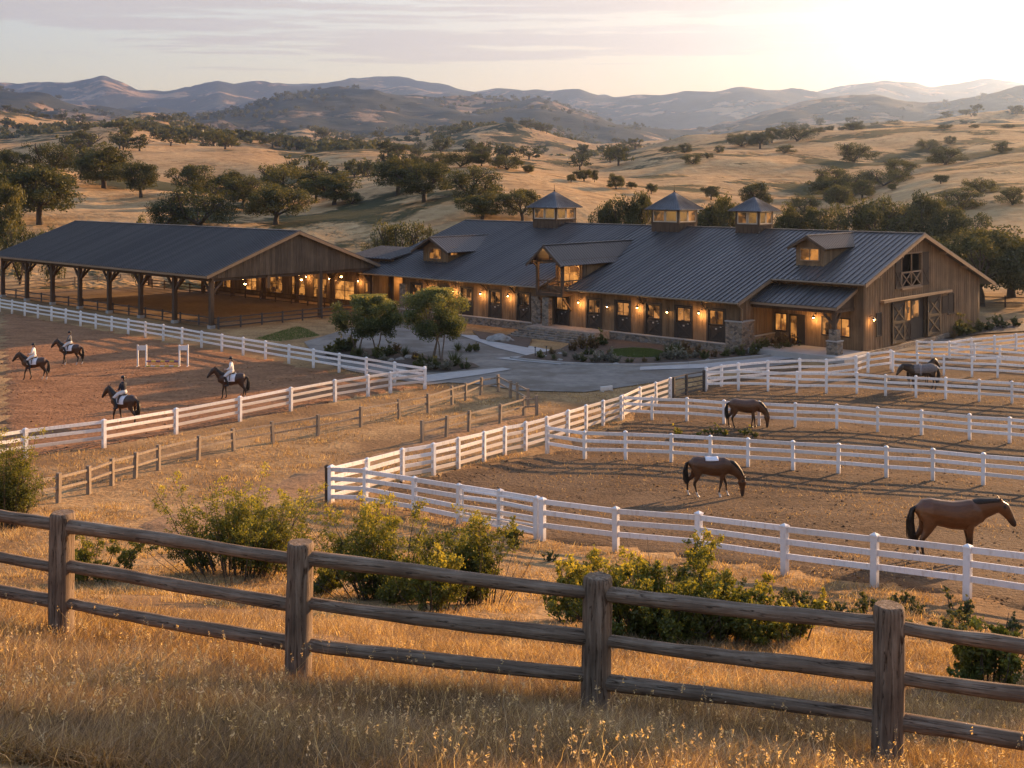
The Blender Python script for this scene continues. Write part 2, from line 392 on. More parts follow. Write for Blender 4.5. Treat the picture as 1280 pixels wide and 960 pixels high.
# hills: dry grass with oak scrub cover
def hill_mat(name, grass, scrub, s_patch, lo, hi, s_small, gscale, fine=None, wts=(.6, .4)):
    m, nt, N, L = mat(name); p = geopos(N)
    g1 = noise(N, L, p, gscale, 8, .66, .4); g2 = noise(N, L, mapping(N, L, p, (1, 1, 6)), gscale*7, 5)
    gf = math_(N, L, 'ADD', math_(N, L, 'MULTIPLY', g1, .6), math_(N, L, 'MULTIPLY', g2, .4))
    if fine: gf = math_(N, L, 'ADD', math_(N, L, 'MULTIPLY', gf, .62), math_(N, L, 'MULTIPLY', noise(N, L, p, fine, 5, .65), .38))
    gc = ramp(N, L, gf, [(.34, grass[0]), (.5, grass[1]), (.66, grass[2])])
    a = noise(N, L, p, s_patch, 8, .64, .8); b = noise(N, L, p, s_small, 5, .65)
    k = ramp(N, L, math_(N, L, 'ADD', math_(N, L, 'MULTIPLY', a, wts[0]), math_(N, L, 'MULTIPLY', b, wts[1])), [(lo, (0, 0, 0)), (hi, (1, 1, 1))])
    sc_ = ramp(N, L, b, [(.35, scrub[0]), (.7, scrub[1])])
    finish(N, L, mixc(N, L, k, gc, sc_), .95, 0, math_(N, L, 'ADD', gf, math_(N, L, 'MULTIPLY', k, .8)), .8, 1.5 if gscale > .01 else 14, .05); M[name] = m
hill_mat('golden_hill', [(.16, .092, .042), (.39, .245, .115), (.54, .37, .185)], [(.03, .032, .015), (.075, .068, .03)], .009, .515, .545, .045, .03, .35)
hill_mat('far_range', [(.16, .11, .07), (.27, .18, .105), (.34, .235, .14)], [(.022, .027, .022), (.05, .052, .036)], .0022, .435, .475, .011, .004)
# ------------------------------------------------------------------ ground, hills, mountains
def grid_mesh(name, X, Y, Z, m):
    r, c = X.shape; V = np.stack([X, Y, Z], -1).reshape(-1, 3)
    i = np.arange((r-1)*c).reshape(r-1, c)[:, :-1].ravel()
    o = link(name, npmesh(name, V, np.stack([i, i+1, i+c+1, i+c], -1), smooth=True), None, [m]); return tag(o, kind='structure')
def axis(*segs):
    out = []
    for a, b, st in segs: out += list(np.arange(a, b, st))
    return np.array(out+[segs[-1][1]])
xs = axis((-260, -90, 10), (-90, -40, 2), (-40, -14, .9), (-14, 14, .4), (14, 50, .9), (50, 110, 2), (110, 300, 10))
ys = axis((-40, 3, 1.5), (3, 30, .35), (30, 80, .8), (80, 150, 2))
X, Y = np.meshgrid(xs, ys)
grid_mesh('ground', X, Y, gz(X, Y), M['dry_ground'])
def radial(name, y0, y1, st, m, pxs):
    Yv = y0*np.exp(np.linspace(0, math.log(y1/y0), int(math.log(y1/y0)/st)+1))
    P, Y = np.meshgrid(pxs, Yv); X = (P-640)/F*Y
    Z = np.concatenate([hz_(P[i:i+40], Y[i:i+40]) for i in range(0, len(Yv), 40)])
    grid_mesh(name, X, Y, Z, m)
cols = axis((-1500, -100, 40), (-100, 1400, 4), (1400, 2800, 40))
radial('hills', 149.0, 2300, .009, M['golden_hill'], cols)
radial('mountains', 2290.0, 9000, .008, M['far_range'], cols)

def sheet(name, poly, off, m, step, kind='structure', label=None, cat=None, soft=False):
    """a ground covering that follows the terrain inside a polygon of world points"""
    poly = [Vector((p[0], p[1])) for p in poly]
    a = np.array([[p.x, p.y] for p in poly]); pts = []
    for k in range(len(poly)):
        p, q = poly[k], poly[(k+1) % len(poly)]; n = max(1, int((q-p).length/step/1.3))
        pts += [p.lerp(q, i/n) for i in range(n)]
    if soft: pts = [p+Vector((.55*float(vnoise(p.x*.35, p.y*.35, 7)), .9*float(vnoise(p.x*.35, p.y*.35, 8)))) for p in pts]
    nb = len(pts)
    gx, gy = np.meshgrid(np.arange(a[:, 0].min(), a[:, 0].max(), step), np.arange(a[:, 1].min(), a[:, 1].max(), step))
    q = np.stack([gx.ravel(), gy.ravel()], -1); b = np.array([[p.x, p.y] for p in pts])
    ins = inpoly(q, b)
    q = q[ins]
    if len(q): 
        d = np.min(((q[:, None, :]-b[None, ::2, :])**2).sum(-1), 1) if len(q)*len(b) < 4e6 else np.full(len(q), 9.)
        q = q[d > (step*.4)**2]
    vs = pts+[Vector(p) for p in q]
    v2, _, fs, *_ = geometry.delaunay_2d_cdt(vs, [(i, (i+1) % nb) for i in range(nb)], [list(range(nb))], 1, 1e-4)
    V = np.array([[p.x, p.y] for p in v2]); Z = gz(V[:, 0], V[:, 1])+off
    if soft: Z[:nb] -= off+.12
    me = bpy.data.meshes.new(name); me.from_pydata([(x, y, z) for (x, y), z in zip(V, Z)], [], [tuple(f) for f in fs])
    bm = bmesh.new(); bm.from_mesh(me)
    for f in bm.faces:
        if f.normal.z < 0: f.normal_flip()
        f.smooth = True
    bm.to_mesh(me); bm.free()
    return tag(link(name, me, None, [m]), label, cat, None, kind)
def inpoly(q, b):
    x, y = q[:, 0], q[:, 1]; r = np.zeros(len(q), bool); j = len(b)-1
    for i in range(len(b)):
        xi, yi, xj, yj = b[i][0], b[i][1], b[j][0], b[j][1]
        if yi != yj:
            r ^= ((yi > y) != (yj > y)) & (x < (xj-xi)*(y-yi)/(yj-yi)+xi)
        j = i
    return r
def P(*pts): return [ghit(x, y) for x, y in pts]

arena_poly = P((-160, 362), (0, 389), (531, 485), (488, 491), (460, 496), (419, 502.5), (363, 514), (300, 527), (220, 543), (130, 560), (32, 573), (-60, 590), (-260, 625))
sheet('riding_arena_ground', arena_poly, .05, M['arena_dirt'], 1.0, soft=True)
pad_poly = P((413, 629), (457, 632), (518, 643.5), (574, 655), (672, 675), (770, 690), (873, 700), (981, 719), (1093, 734), (1209, 751), (1400, 785), (1520, 760), (1540, 520), (1480, 450), (1280, 440), (1120, 446), (960, 462), (880, 474),
             (777, 525), (683, 568), (573, 586), (503, 602))
sheet('paddock_ground', pad_poly, .05, M['paddock_dirt'], 1.0, soft=True)
track_poly = P((150, 655), (300, 612), (430, 575), (540, 541), (625, 521), (690, 508), (690, 514), (610, 540), (520, 566), (430, 600), (330, 640), (220, 680))
sheet('dirt_track', track_poly, .04, M['track_dirt'], 1.0, soft=True)
drive_poly = P((380, 428), (440, 410), (500, 402), (592, 421), (690, 441), (720, 452), (760, 459), (820, 460), (880, 457), (940, 451), (1000, 444), (1060, 437), (1110, 432), (1180, 424), (1215, 421), (1230, 426),
               (1180, 434), (1120, 441), (1060, 447), (1000, 454), (930, 463), (880, 470), (830, 477), (770, 486), (730, 491), (650, 489), (600, 481), (560, 479), (535, 482), (490, 474), (440, 465), (400, 452))
sheet('driveway', drive_poly, .05, M['asphalt'], 1.5)
excl = [np.array([[p.x, p.y] for p in q]) for q in (arena_poly, pad_poly, drive_poly, track_poly)]
# pale concrete walks, 4 cm proud of the asphalt
sheet('path', P((575, 420), (592, 420), (648, 431), (700, 441), (735, 452), (700, 457), (645, 452), (618, 449), (660, 446), (620, 436)), .09, M['concrete'], 1.2)
sheet('path', P((518, 472), (560, 467), (628, 461), (640, 463), (600, 470), (535, 479)), .09, M['concrete'], 1.2)
sheet('path', P((800, 460), (880, 456), (950, 449), (1010, 441), (1035, 437), (1048, 440), (1000, 448), (930, 457), (870, 462), (800, 464)), .09, M['concrete'], 1.2)
bed_main = P((645, 449), (664, 444.5), (700, 438), (722, 426), (740, 420), (790, 422), (860, 429), (925, 435), (1000, 433), (1010, 439), (950, 446), (880, 453), (800, 457), (740, 457), (680, 454))
sheet('garden_soil', bed_main, .12, M['soil'], 1.0)
bed_tree1 = P((400, 447), (430, 437), (470, 437), (520, 443), (545, 449), (525, 455), (470, 455), (420, 453))
sheet('garden_soil', bed_tree1, .1, M['soil'], 1.0)
bed_tree2 = P((505, 456), (545, 449), (590, 455), (600, 460), (560, 465), (520, 466), (508, 462))
sheet('garden_soil', bed_tree2, .1, M['soil'], 1.0)
sheet('garden_soil', P((1065, 436), (1090, 434), (1095, 437), (1070, 439)), .1, M['soil'], 1.0)
sheet('garden_soil', P((1170, 421), (1215, 411), (1290, 405), (1300, 414), (1230, 418), (1185, 425)), .1, M['soil'], 1.0)
sheet('garden_soil', P((590, 414), (665, 425), (660, 436), (600, 425)), .1, M['soil'], 1.0)
# kerb of the long bed
def kerb(pts):
    mb = MB()
    for a, b in zip(pts, pts[1:]):
        mb.bar((a.x, a.y, a.z+.07), (b.x, b.y, b.z+.07), .18, .26)
    tag(mb.build('kerb', M['concrete']), kind='structure')
kerb(P((638, 449), (660, 452), (700, 455.6), (745, 458), (800, 458.4), (860, 455.8), (910, 451), (960, 446), (1003, 440.5)))

# ------------------------------------------------------------------ world, sun, camera, haze
SUN_AZ, SUN_EL = R(46), R(12.8)
w = bpy.data.worlds.new('World'); sc.world = w; w.use_nodes = True
nt = w.node_tree; N = nt.nodes; L = nt.links; N.clear()
sky = N.new('ShaderNodeTexSky'); sky.sky_type = 'NISHITA'; sky.sun_disc = False
sky.sun_elevation = SUN_EL; sky.sun_rotation = SUN_AZ; sky.altitude = 200; sky.air_density = 1.0; sky.dust_density = 1.6; sky.ozone_density = 3.0
tc = N.new('ShaderNodeTexCoord'); sp = N.new('ShaderNodeSeparateXYZ'); L.new(tc.outputs['Generated'], sp.inputs[0])
zz = math_(N, L, 'MAXIMUM', sp.outputs['Z'], .02)
cb = N.new('ShaderNodeCombineXYZ')
L.new(math_(N, L, 'DIVIDE', sp.outputs['X'], zz), cb.inputs[0]); L.new(math_(N, L, 'DIVIDE', sp.outputs['Y'], zz), cb.inputs[1])
n1 = noise(N, L, mapping(N, L, cb.outputs[0], (.34, 1.3, 1), (0, 0, .06), (5.3, 4.2, 0)), 1.0, 10, .56, .4)
n2 = noise(N, L, mapping(N, L, cb.outputs[0], (1.3, 3.0, 1), (0, 0, .06), (7.3, 1.2, 0)), 1.0, 8, .65, .6)
nn = math_(N, L, 'ADD', math_(N, L, 'MULTIPLY', n1, .68), math_(N, L, 'MULTIPLY', n2, .32))
bias = ramp(N, L, sp.outputs['Z'], [(.090, (.0, .0, .0)), (.108, (.42, .42, .42)), (.135, (.5, .5, .5)), (.16, (.45, .45, .45)), (.3, (.3, .3, .3))])
nb = math_(N, L, 'ADD', nn, math_(N, L, 'MULTIPLY', math_(N, L, 'SUBTRACT', bias, .45), .35))
cf = ramp(N, L, nb, [(.480, (0, 0, 0)), (.495, (.7, .7, .7)), (.54, (1, 1, 1))])
skyc = mixc(N, L, 1.0, sky.outputs[0], ramp(N, L, sp.outputs['Z'], [(0, (1.72, 1.10, .68)), (.17, (1.7, 1.09, .72)), (.42, (1.02, .82, .71))]), 'MULTIPLY')
bw = N.new('ShaderNodeRGBToBW'); L.new(skyc, bw.inputs[0])
den = math_(N, L, 'ADD', math_(N, L, 'MULTIPLY', bw.outputs[0], .37), .20)
vm = N.new('ShaderNodeVectorMath'); vm.operation = 'DIVIDE'; L.new(skyc, vm.inputs[0]); L.new(den, vm.inputs[1]); skyc = vm.outputs[0]
cloudc = mixc(N, L, .22, (2.0, 1.58, 1.3), skyc)
col = mixc(N, L, math_(N, L, 'MULTIPLY', cf, .88), skyc, cloudc)
bg = N.new('ShaderNodeBackground'); bg.inputs['Strength'].default_value = .104; L.new(col, bg.inputs[0])
o = N.new('ShaderNodeOutputWorld'); L.new(bg.outputs[0], o.inputs[0])
sun = bpy.data.lights.new('sun', 'SUN'); sun.energy = 5; sun.angle = R(.9); sun.color = (1, .585, .27)
so = bpy.data.objects.new('sun', sun); C.objects.link(so)
sd = Vector((math.sin(SUN_AZ)*math.cos(SUN_EL), math.cos(SUN_AZ)*math.cos(SUN_EL), math.sin(SUN_EL)))
so.rotation_euler = sd.to_track_quat('Z', 'Y').to_euler(); so.location = (60, 40, 80)
cam = bpy.data.cameras.new('camera'); co = bpy.data.objects.new('camera', cam); C.objects.link(co)
co.location = (0, 0, HC); co.rotation_euler = (R(90), 0, 0)
cam.sensor_width = 36; cam.lens = 36*F/1280; cam.shift_y = (HZ-480)/1280; cam.clip_start = .1; cam.clip_end = 40000
sc.camera = co
HAZE = True
if HAZE:
    mb = MB(); mb.box(-11000, 12000, -200, 9600, -60, 1300)
    m, nt, N, L = mat('haze_air'); pv = N.new('ShaderNodeVolumePrincipled'); pv.inputs['Color'].default_value = (.42, .6, 1, 1)
    pv.inputs['Density'].default_value = 7.0e-5; pv.inputs['Anisotropy'].default_value = .72
    o = N.new('ShaderNodeOutputMaterial'); L.new(pv.outputs[0], o.inputs['Volume'])
    tag(mb.build('haze', m), kind='stuff')
sc.view_settings.view_transform = 'Standard'; sc.view_settings.look = 'None'; sc.view_settings.gamma = 1; sc.view_settings.use_curve_mapping = False
sc.view_settings.exposure = 1.72
cy = sc.cycles; cy.use_denoising = True; cy.max_bounces = 6; cy.diffuse_bounces = 3; cy.glossy_bounces = 2; cy.transmission_bounces = 3; cy.volume_bounces = 1
cy.transparent_max_bounces = 4; cy.caustics_reflective = False; cy.caustics_refractive = False; cy.use_adaptive_sampling = True; cy.adaptive_threshold = .008
cy.sample_clamp_indirect = 6
# ------------------------------------------------------------------ the stable barn (own axes: x along the front, y to the back)
UX, UY = .735, -.678
UA = math.atan2(UY, UX)
BO = Vector((18.06, 91.9, 0))
def b2w(u, v, z=0, o=BO): return Vector((o.x+UX*u-UY*v, o.y+UY*u+UX*v, z))
def bu(px, v, o=BO):          # u of a photo column on the plane v
    k = (px-640)/F; return (k*(o.y+UX*v)-o.x+UY*v)/(UX-k*UY)
def bv(px, u, o=BO):          # v of a photo column on the plane u
    k = (px-640)/F; return (k*(o.y+UY*u)-o.x-UX*u)/(-UY-k*UX)
def bz(py, u, v, o=BO): return HC-(py-HZ)/F*(o.y+UY*u+UX*v)
def light(parent, loc, e, name='lamp_light', c=(1, .5, .17), r=.12):
    l = bpy.data.lights.new(name, 'POINT'); l.energy = e*.24; l.color = c; l.shadow_soft_size = r
    ob = bpy.data.objects.new(name, l); C.objects.link(ob); ob.parent = parent; ob.location = loc; return ob
def slope(mb, e0, e1, r1, r0, t=.1, sp=.46, rib=.065, mi=0):
    """standing seam roof plane: eave e0-e1, ridge r0-r1"""
    e0, e1, r1, r0 = map(Vector, (e0, e1, r1, r0)); n = (e1-e0).cross(r0-e0).normalized()
    if n.z < 0: n = -n
    mb.ext([e0, e1, r1, r0], -n*t, mi)
    k = max(2, int((e1-e0).length/sp)) if sp < 1e5 else -1
    for i in range(k+1):
        a = e0.lerp(e1, i/k); b = r0.lerp(r1, i/k)
        if (b-a).length > .2: mb.bar(a+n*rib*.5, b+n*rib*.5, rib, rib*1.3, mi, n)
def wall_strip(mb, a0, a1, z0, z1, holes, put, batten=.42):
    """boards and battens between a0 and a1 with rectangular holes [(h0,h1,zb,zt)]; put(a,b,z0,z1,d0,d1) adds a box"""
    cuts = sorted(set([a0, a1]+[x for h in holes for x in h[:2] if a0 < x < a1]))
    def spans(c):
        out = [(z0, z1)]
        for h in holes:
            if h[0] < c < h[1]:
                nx = []
                for a, b in out:
                    if h[3] <= a or h[2] >= b: nx.append((a, b)); continue
                    if h[2] > a: nx.append((a, h[2]))
                    if h[3] < b: nx.append((h[3], b))
                out = nx
        return out
    for a, b in zip(cuts, cuts[1:]):
        for p, q in spans((a+b)/2): put(a, b, p, q, 0, .18)
    x = a0+.2
    while x < a1-.1:
        for p, q in spans(x): put(x-.028, x+.028, p+.003, q-.003, -.028, .002)
        x += batten
def lampset(parent, loc, out, e=28, lit=True, name='wall_lamp', drop=.3):
    """gooseneck barn lamp on a wall at loc pointing along out"""
    p = Vector(loc); o = Vector(out)
    mb = MB(); mb.path([p, p+o*.18+Vector((0, 0, .12)), p+o*.36+Vector((0, 0, .1)), p+o*.4-Vector((0, 0, .02))], [.022]*4, 6)
    q = p+o*.4
    mb.cyl(q-Vector((0, 0, .2)), q-Vector((0, 0, .02)), .17, .05, 10, 0, False)
    l = mb.build(name, M['black_iron'], parent)
    b = MB(); b.ball(q-Vector((0, 0, .2)), .065, .065, .075, 8); b.build('bulb', M['lamp_bulb'], l)
    if lit: light(parent, q-Vector((0, 0, drop+.12)), e)

barn = empty('stable_barn', BO, UA, 'long timber stable barn with dark metal roof, three cupolas and stone base', 'barn')
EZ, SL = 4.2, .323
def zr(v): return EZ+SL*(v+.9)
RZ = zr(15)
UL, UG = -45.6, 8.0
FZ = .8
# --- roof
mb = MB()
YB0, YB1 = bu(672, -1.3)-.14, bu(703, -1.3)+.14
slope(mb, (UL, -.9, zr(-.9)), (YB0, -.9, zr(-.9)), (YB0, 15, RZ), (UL, 15, RZ), .13, .47)
slope(mb, (YB1, -.9, zr(-.9)), (.4, -.9, zr(-.9)), (.4, 15, RZ), (YB1, 15, RZ), .13, .47)
slope(mb, (YB0, 1.62, zr(1.62)), (YB1, 1.62, zr(1.62)), (YB1, 15, RZ), (YB0, 15, RZ), .13, .47)
slope(mb, (.4, 4.1, zr(4.1)), (UG+.6, 4.1, zr(4.1)), (UG+.6, 15, RZ), (.4, 15, RZ), .13, .47)
slope(mb, (UG+.6, 30.9, EZ), (UL, 30.9, EZ), (UL, 15, RZ), (UG+.6, 15, RZ), .13, .9)
mb.bar((UL-.02, 15, RZ+.03), (UG+.62, 15, RZ+.03), .4, .09)
roof = mb.build('roof', M['metal_roof'], barn)
mb = MB()     # rake and eave trim
for a, b in (((UG+.63, 4.05, zr(4.1)-.16), (UG+.63, 15, RZ-.17)), ((UG+.63, 30.95, EZ-.16), (UG+.63, 15, RZ-.17)), ((.43, -.92, zr(-.9)-.15), (.43, 4.3, zr(4.3)-.15))):
    mb = MB(); mb.bar(a, b, .06, .26); mb.build('rake_board', M['trim_wood'], roof)
for v in (6.4, 10.8, 19.5, 24): mb = MB(); mb.bar((UG+.62, v, zr(v if v < 15 else 30-v)-.36), (UG-.1, v, zr(v if v < 15 else 30-v)-.36), .16, .2); mb.build('purlin_end', M['trim_wood'], roof)
mb = MB()
mb.cyl((UL, -.99, EZ-.1), (YB0, -.99, EZ-.1), .085, n=8); mb.cyl((YB1, -.99, EZ-.1), (.42, -.99, EZ-.1), .085, n=8); mb.cyl((.42, 4.0, zr(4.1)-.1), (UG+.6, 4.0, zr(4.1)-.1), .085, n=8)
mb.cyl((.3, -.95, EZ-.15), (.3, -.12, 3.55), .045, n=6); mb.cyl((.3, -.12, 3.6), (.3, -.12, .2), .045, n=6)
mb.build('gutter', M['gutter_metal'], roof)
# --- front wall with Dutch doors
DOORS = [(514, 527.6, 0), (548, 561.5, 0), (575, 592, 0), (610, 628, 1), (645.8, 663.5, 0), (693, 712, 0), (732.6, 752.8, 1), (768.5, 789, 0), (806, 827.5, 0), (843.5, 866, 0), (884, 906.7, 2)]
W0 = bu(503, 0)
holes = []; drs = []
for x0, x1, k in DOORS:
    a, b = bu(x0, 0), bu(x1, 0); c = (a+b)/2; holes.append((c-.82, c+.82, FZ, FZ+2.62)); drs.append((c, k))
mb = MB()
def put_front(a, b, p, q, d0, d1): mb.box(a, b, d0, d1, p, q)
wall_strip(mb, W0, 0, FZ, EZ+.1, holes, put_front)
mb.build('front_wall', M['board_siding'], barn)
# soffit, side return wall (plane u=0), recessed front of the right wing, gable, back, left end
mb = MB()
pts = [(0, 0, .3), (0, 5, .3), (0, 5, zr(5)-.14), (0, 0, zr(0)-.14)]
mb.ext([(-.18, y, z) for _, y, z in pts], (.18, 0, 0))
for k in range(1, 12):
    v = k*.42; mb.box(-.002, .03, v-.028, v+.028, .303, zr(v)-.15)
mb.build('side_wall', M['board_siding'], barn)
PW = [(bu(968.7, 5), bu(984, 5), 'w'), (bu(987, 5), bu(1006.5, 5), 'd'), (bu(1027, 5), bu(1037, 5), 'w2'), (bu(1041, 5), bu(1063, 5), 'w')]
F2 = .5
h2 = [(a, b, F2+(0 if k == 'd' else .95), F2+2.45) for a, b, k in PW]
mb = MB()
def put_b(a, b, p, q, d0, d1): mb.box(a, b, 5+d0, 5+d1, p, q)
wall_strip(mb, .0, UG-.18, F2-.3, zr(5)-.16, h2, put_b)
mb.build('porch_wall', M['board_siding'], barn)
# gable wall
V0, V1 = 5.0, 28.6
def gv(px): return bv(px, UG)
LO = (gv(1126.5), gv(1151), 4.95, 7.7); BD = (gv(1128.3), gv(1157.5), F2, 4.0)
gh = [LO, BD]
mb = MB()
def put_g(a, b, p, q, d0, d1): mb.box(UG-d1, UG-d0, a, b, p, q)
wall_strip(mb, V0, V1, .0, 4.55, gh, put_g, .44)
# upper gable: trapezoid pieces around the loft opening
def zg(v): return (zr(v) if v < 15 else zr(30-v))-.17
def piece(v0, v1, zb):
    vs = [v for v in (v0, 15, v1) if v0 <= v <= v1]; vs = sorted(set(vs))
    mb.ext([(UG-.18, v0, zb), (UG-.18, v1, zb)]+[(UG-.18, v, zg(v)) for v in reversed(vs)], (.18, 0, 0))
piece(V0, LO[0], 4.55); piece(LO[1], V1, 4.55); piece(LO[0], LO[1], LO[3])
mb.box(UG-.18, UG, LO[0], LO[1], 4.55, LO[2])
x = V0+.24
while x < V1-.1:
    zb = LO[3] if LO[0]-.02 < x < LO[1]+.02 else 4.556
    mb.box(UG-.002, UG+.03, x-.028, x+.028, zb, zg(x)-.02); x += .44
mb.build('gable_wall', M['board_siding'], barn)
mb = MB(); mb.box(UL+.5, UG-.2, 28.6, 28.78, 0, EZ+.2)
mb.ext([(UL+1, 28.6, 0), (UL+1, 0, 0), (UL+1, 0, zr(0)-.15), (UL+1, 15, RZ-.15), (UL+1, 28.6, zr(1.4)-.15)], (.18, 0, 0))
mb.box(-.35, -.18, 5, 28.5, 0, 4); mb.box(W0-.02, W0+.16, .2, 9, .2, EZ)
mb.build('back_wall', M['board_siding'], barn)
mb = MB(); mb.box(UL+1.2, -.4, .2, 28.5, FZ-.3, FZ-.02); mb.box(-.3, UG-.2, 5.2, 28.5, F2-.3, F2)   # floors
mb.box(UL+1.2, -.4, 4.4, 4.56, FZ, 4.2)    # inner partition behind the stalls
mb.build('interior_floor', M['tan_steps'], barn)
# --- stone base and pillars
mb = MB(); e0, e1 = bu(668, 0), bu(762, 0)
for bx_ in ((W0-.2, e0, -.32, -.03, -.4, FZ-.1), (W0-.15, W0+.75, -.28, .0, FZ-.1, 3.3), (.03, .3, 1.6, 4.9, -.3, 1.25), (.03, .33, -.03, 1.6, -.3, 2.55), (-1.15, .34, -.30, -.03, FZ-.1, 2.55)):
    mb = MB(); mb.box(*bx_); mb.build('stone_base', M['stone_masonry'], barn)
mb = MB(); mb.box(e1, .1, -.32, -.03, -.4, FZ-.1)
sb = mb.build('stone_base', M['stone_masonry'], barn)
mb = MB(); mb.box(e1, -1.16, -.38, -.02, FZ-.1, FZ-.02); 
for bx_ in ((W0-.25, e0, -.38, -.02, FZ-.1, FZ-.02), (-1.2, .38, -.35, -.02, 2.55, 2.63), (.03, .38, -.02, 1.66, 2.55, 2.63), (.03, .36, 1.7, 4.9, 1.25, 1.32)):
    m2 = MB(); m2.box(*bx_); m2.build('stone_cap', M['concrete'], barn)
mb.build('stone_cap', M['concrete'], sb)
for px0, px1 in ((664, 675.5), (677.5, 685.5)):
    v = -.33 if px0 < 670 else -1.45
    a, b = bu(px0, v), bu(px1, v); mb = MB(); mb.box(a, b, v, v+.5 if v < -1 else -.03, .2, 3.3 if v < -1 else 3.2)
    mb.build('stone_pillar', M['stone_masonry'], barn)
# --- Dutch doors
for c, k in drs:
    mb = MB()
    for s in (-1, 1): mb.box(c+s*.82-.09, c+s*.82+.09, -.07, .12, FZ, FZ+2.72)
    mb.box(c-.73, c+.73, -.07, .12, FZ+2.6, FZ+2.72)
    f = mb.build('door_frame', M['door_wood'], barn)
    mb = MB(); mb.box(c-.72, c+.72, .03, .09, FZ, FZ+1.28)
    for s in (-1, 1): mb.box(c+s*.65-.07, c+s*.65+.07, -.01, .03, FZ+.02, FZ+1.27)
    mb.box(c-.58, c+.58, -.01, .03, FZ+.02, FZ+.16); mb.box(c-.58, c+.58, -.01, .03, FZ+1.12, FZ+1.27)
    mb.bar((c-.58, 0, FZ+.16), (c+.58, 0, FZ+1.12), .12, .05, 0, (0, 1, 0)); mb.bar((c-.58, -.008, FZ+1.12), (c+.58, -.008, FZ+.16), .12, .05, 0, (0, 1, 0))
    d = mb.build('dutch_door', M['door_wood'], barn)
    mb = MB(); mb.box(c+.35, c+.5, -.04, -.01, FZ+1.18, FZ+1.24); mb.box(c-.08, c+.08, -.035, -.012, FZ+.98, FZ+1.1); mb.build('handle', M['concrete'], d)
    mb = MB(); z0, z1 = FZ+1.34, FZ+2.56
    for s in (-1, 1): mb.box(c+s*.66-.06, c+s*.66+.06, .02, .08, z0, z1)
    mb.box(c-.6, c+.6, .02, .08, z1-.1, z1); mb.box(c-.6, c+.6, .02, .08, z0, z0+.09)
    mb.box(c-.03, c+.03, .02, .08, z0+.1, z1-.1)
    wd = mb.build('door_window', M['door_wood'], barn)
    mb = MB(); mb.box(c-.6, c+.6, .06, .075, z0+.05, z1-.05); mb.build('pane', M[('dim_pane', 'dim_pane', 'lit_pane')[k]], wd)
# --- lamps on the front wall: px, py
for px, py in ((535.5, 360), (566, 364), (600.6, 367.6), (635, 370), (723, 379), (796.7, 383), (873.7, 390.7)):
    u = bu(px, -.4); lampset(barn, (u, -.03, 3.25), (0, -1, 0), 130)
for px in (759, 834): lampset(barn, (bu(px, -.4), -.03, 3.1), (0, -1, 0), 0, False, 'unlit_wall_lamp')
mb = MB()
for px in (528, 601, 636, 796, 874):     # eave brackets
    u = bu(px, -.5)+.3; mb.bar((u, -.03, 3.3), (u, -.8, 4.0), .1, .12); mb.bar((u, -.9, 4.02), (u, -.02, 4.02), .1, .1)
mb.build('eave_bracket', M['timber'], barn)
# --- steps and landing
a, b = bu(680, 0), bu(765, 0)
mb = MB(); mb.box(a, b, -2.4, -.03, -.2, FZ)
st = mb.build('landing', M['tan_steps'], barn)
mb = MB(); a2, b2 = bu(648, -3.2), bu(722, -3.2)
for i in range(5):
    y1 = -2.4-.36*i; mb.box(a2-.12*i, b2+.1*i, y1-.36, y1, -.3, FZ-.14*(i+1)+.0)
mb.box(a2, a, -2.4, -.35, -.3, FZ-.14)
mb.build('steps', M['stone_masonry'], barn)
# --- dormers and the balcony bay
def dormer(name, u0, u1, vf, zb, ze, za, ov, so=.5, openf=None, sw=None, mat_roof='metal_roof', seam=.36):
    c = (u0+u1)/2; d = empty(name, (0, 0, 0)); d.parent = barn
    vb = (ze-EZ)/SL-.9; va = (za-EZ)/SL-.9; hw = (u1-u0)/2; s = (za-ze)/hw
    mb = MB()
    ud, ue = c-hw-so, c+hw+so; zd = ze-s*so; vd = (zd-EZ)/SL-.9
    for sg, e in ((-1, ud), (1, ue)):
        slope(mb, (e, vf-ov, zd+.06), (e, max(vd, vf)+.05, zd+.06), (c, va+.2, za+.06), (c, vf-ov, za+.06), .08, 1e6)
        v = vf-ov+.03
        while v < va:
            k = 0 if v <= vd else (v-vd)/(va+.2-vd); lo = Vector((e+(c-e)*k, v, zd+(za-zd)*k+.07)); hi = Vector((c, v, za+.07))
            if (hi-lo).length > .25: mb.bar(lo, hi, .05, .06, 0, (sg*(za-zd), 0, hw+so))
            v += seam
    mb.bar((c, vf-ov-.02, za+.09), (c, va+.1, za+.09), .25, .06)
    r = mb.build('roof', M[mat_roof], d)
    mb = MB()
    for e in (ud, ue): mb.bar((e, vf-ov-.03, zd-.06), (c, vf-ov-.03, za-.06), .06, .2)
    for e, z in ((c-hw, ze), (c+hw, ze), (c, za)): mb.bar((e, vf-ov+.02, z-.16), (e, vf+.05, z-.16), .12, .14)
    mb.build('rake_board', M['timber'], r)
    return d, c, hw, vb, va
def board_panel(mb, poly, vec, n): mb.ext(poly, vec)
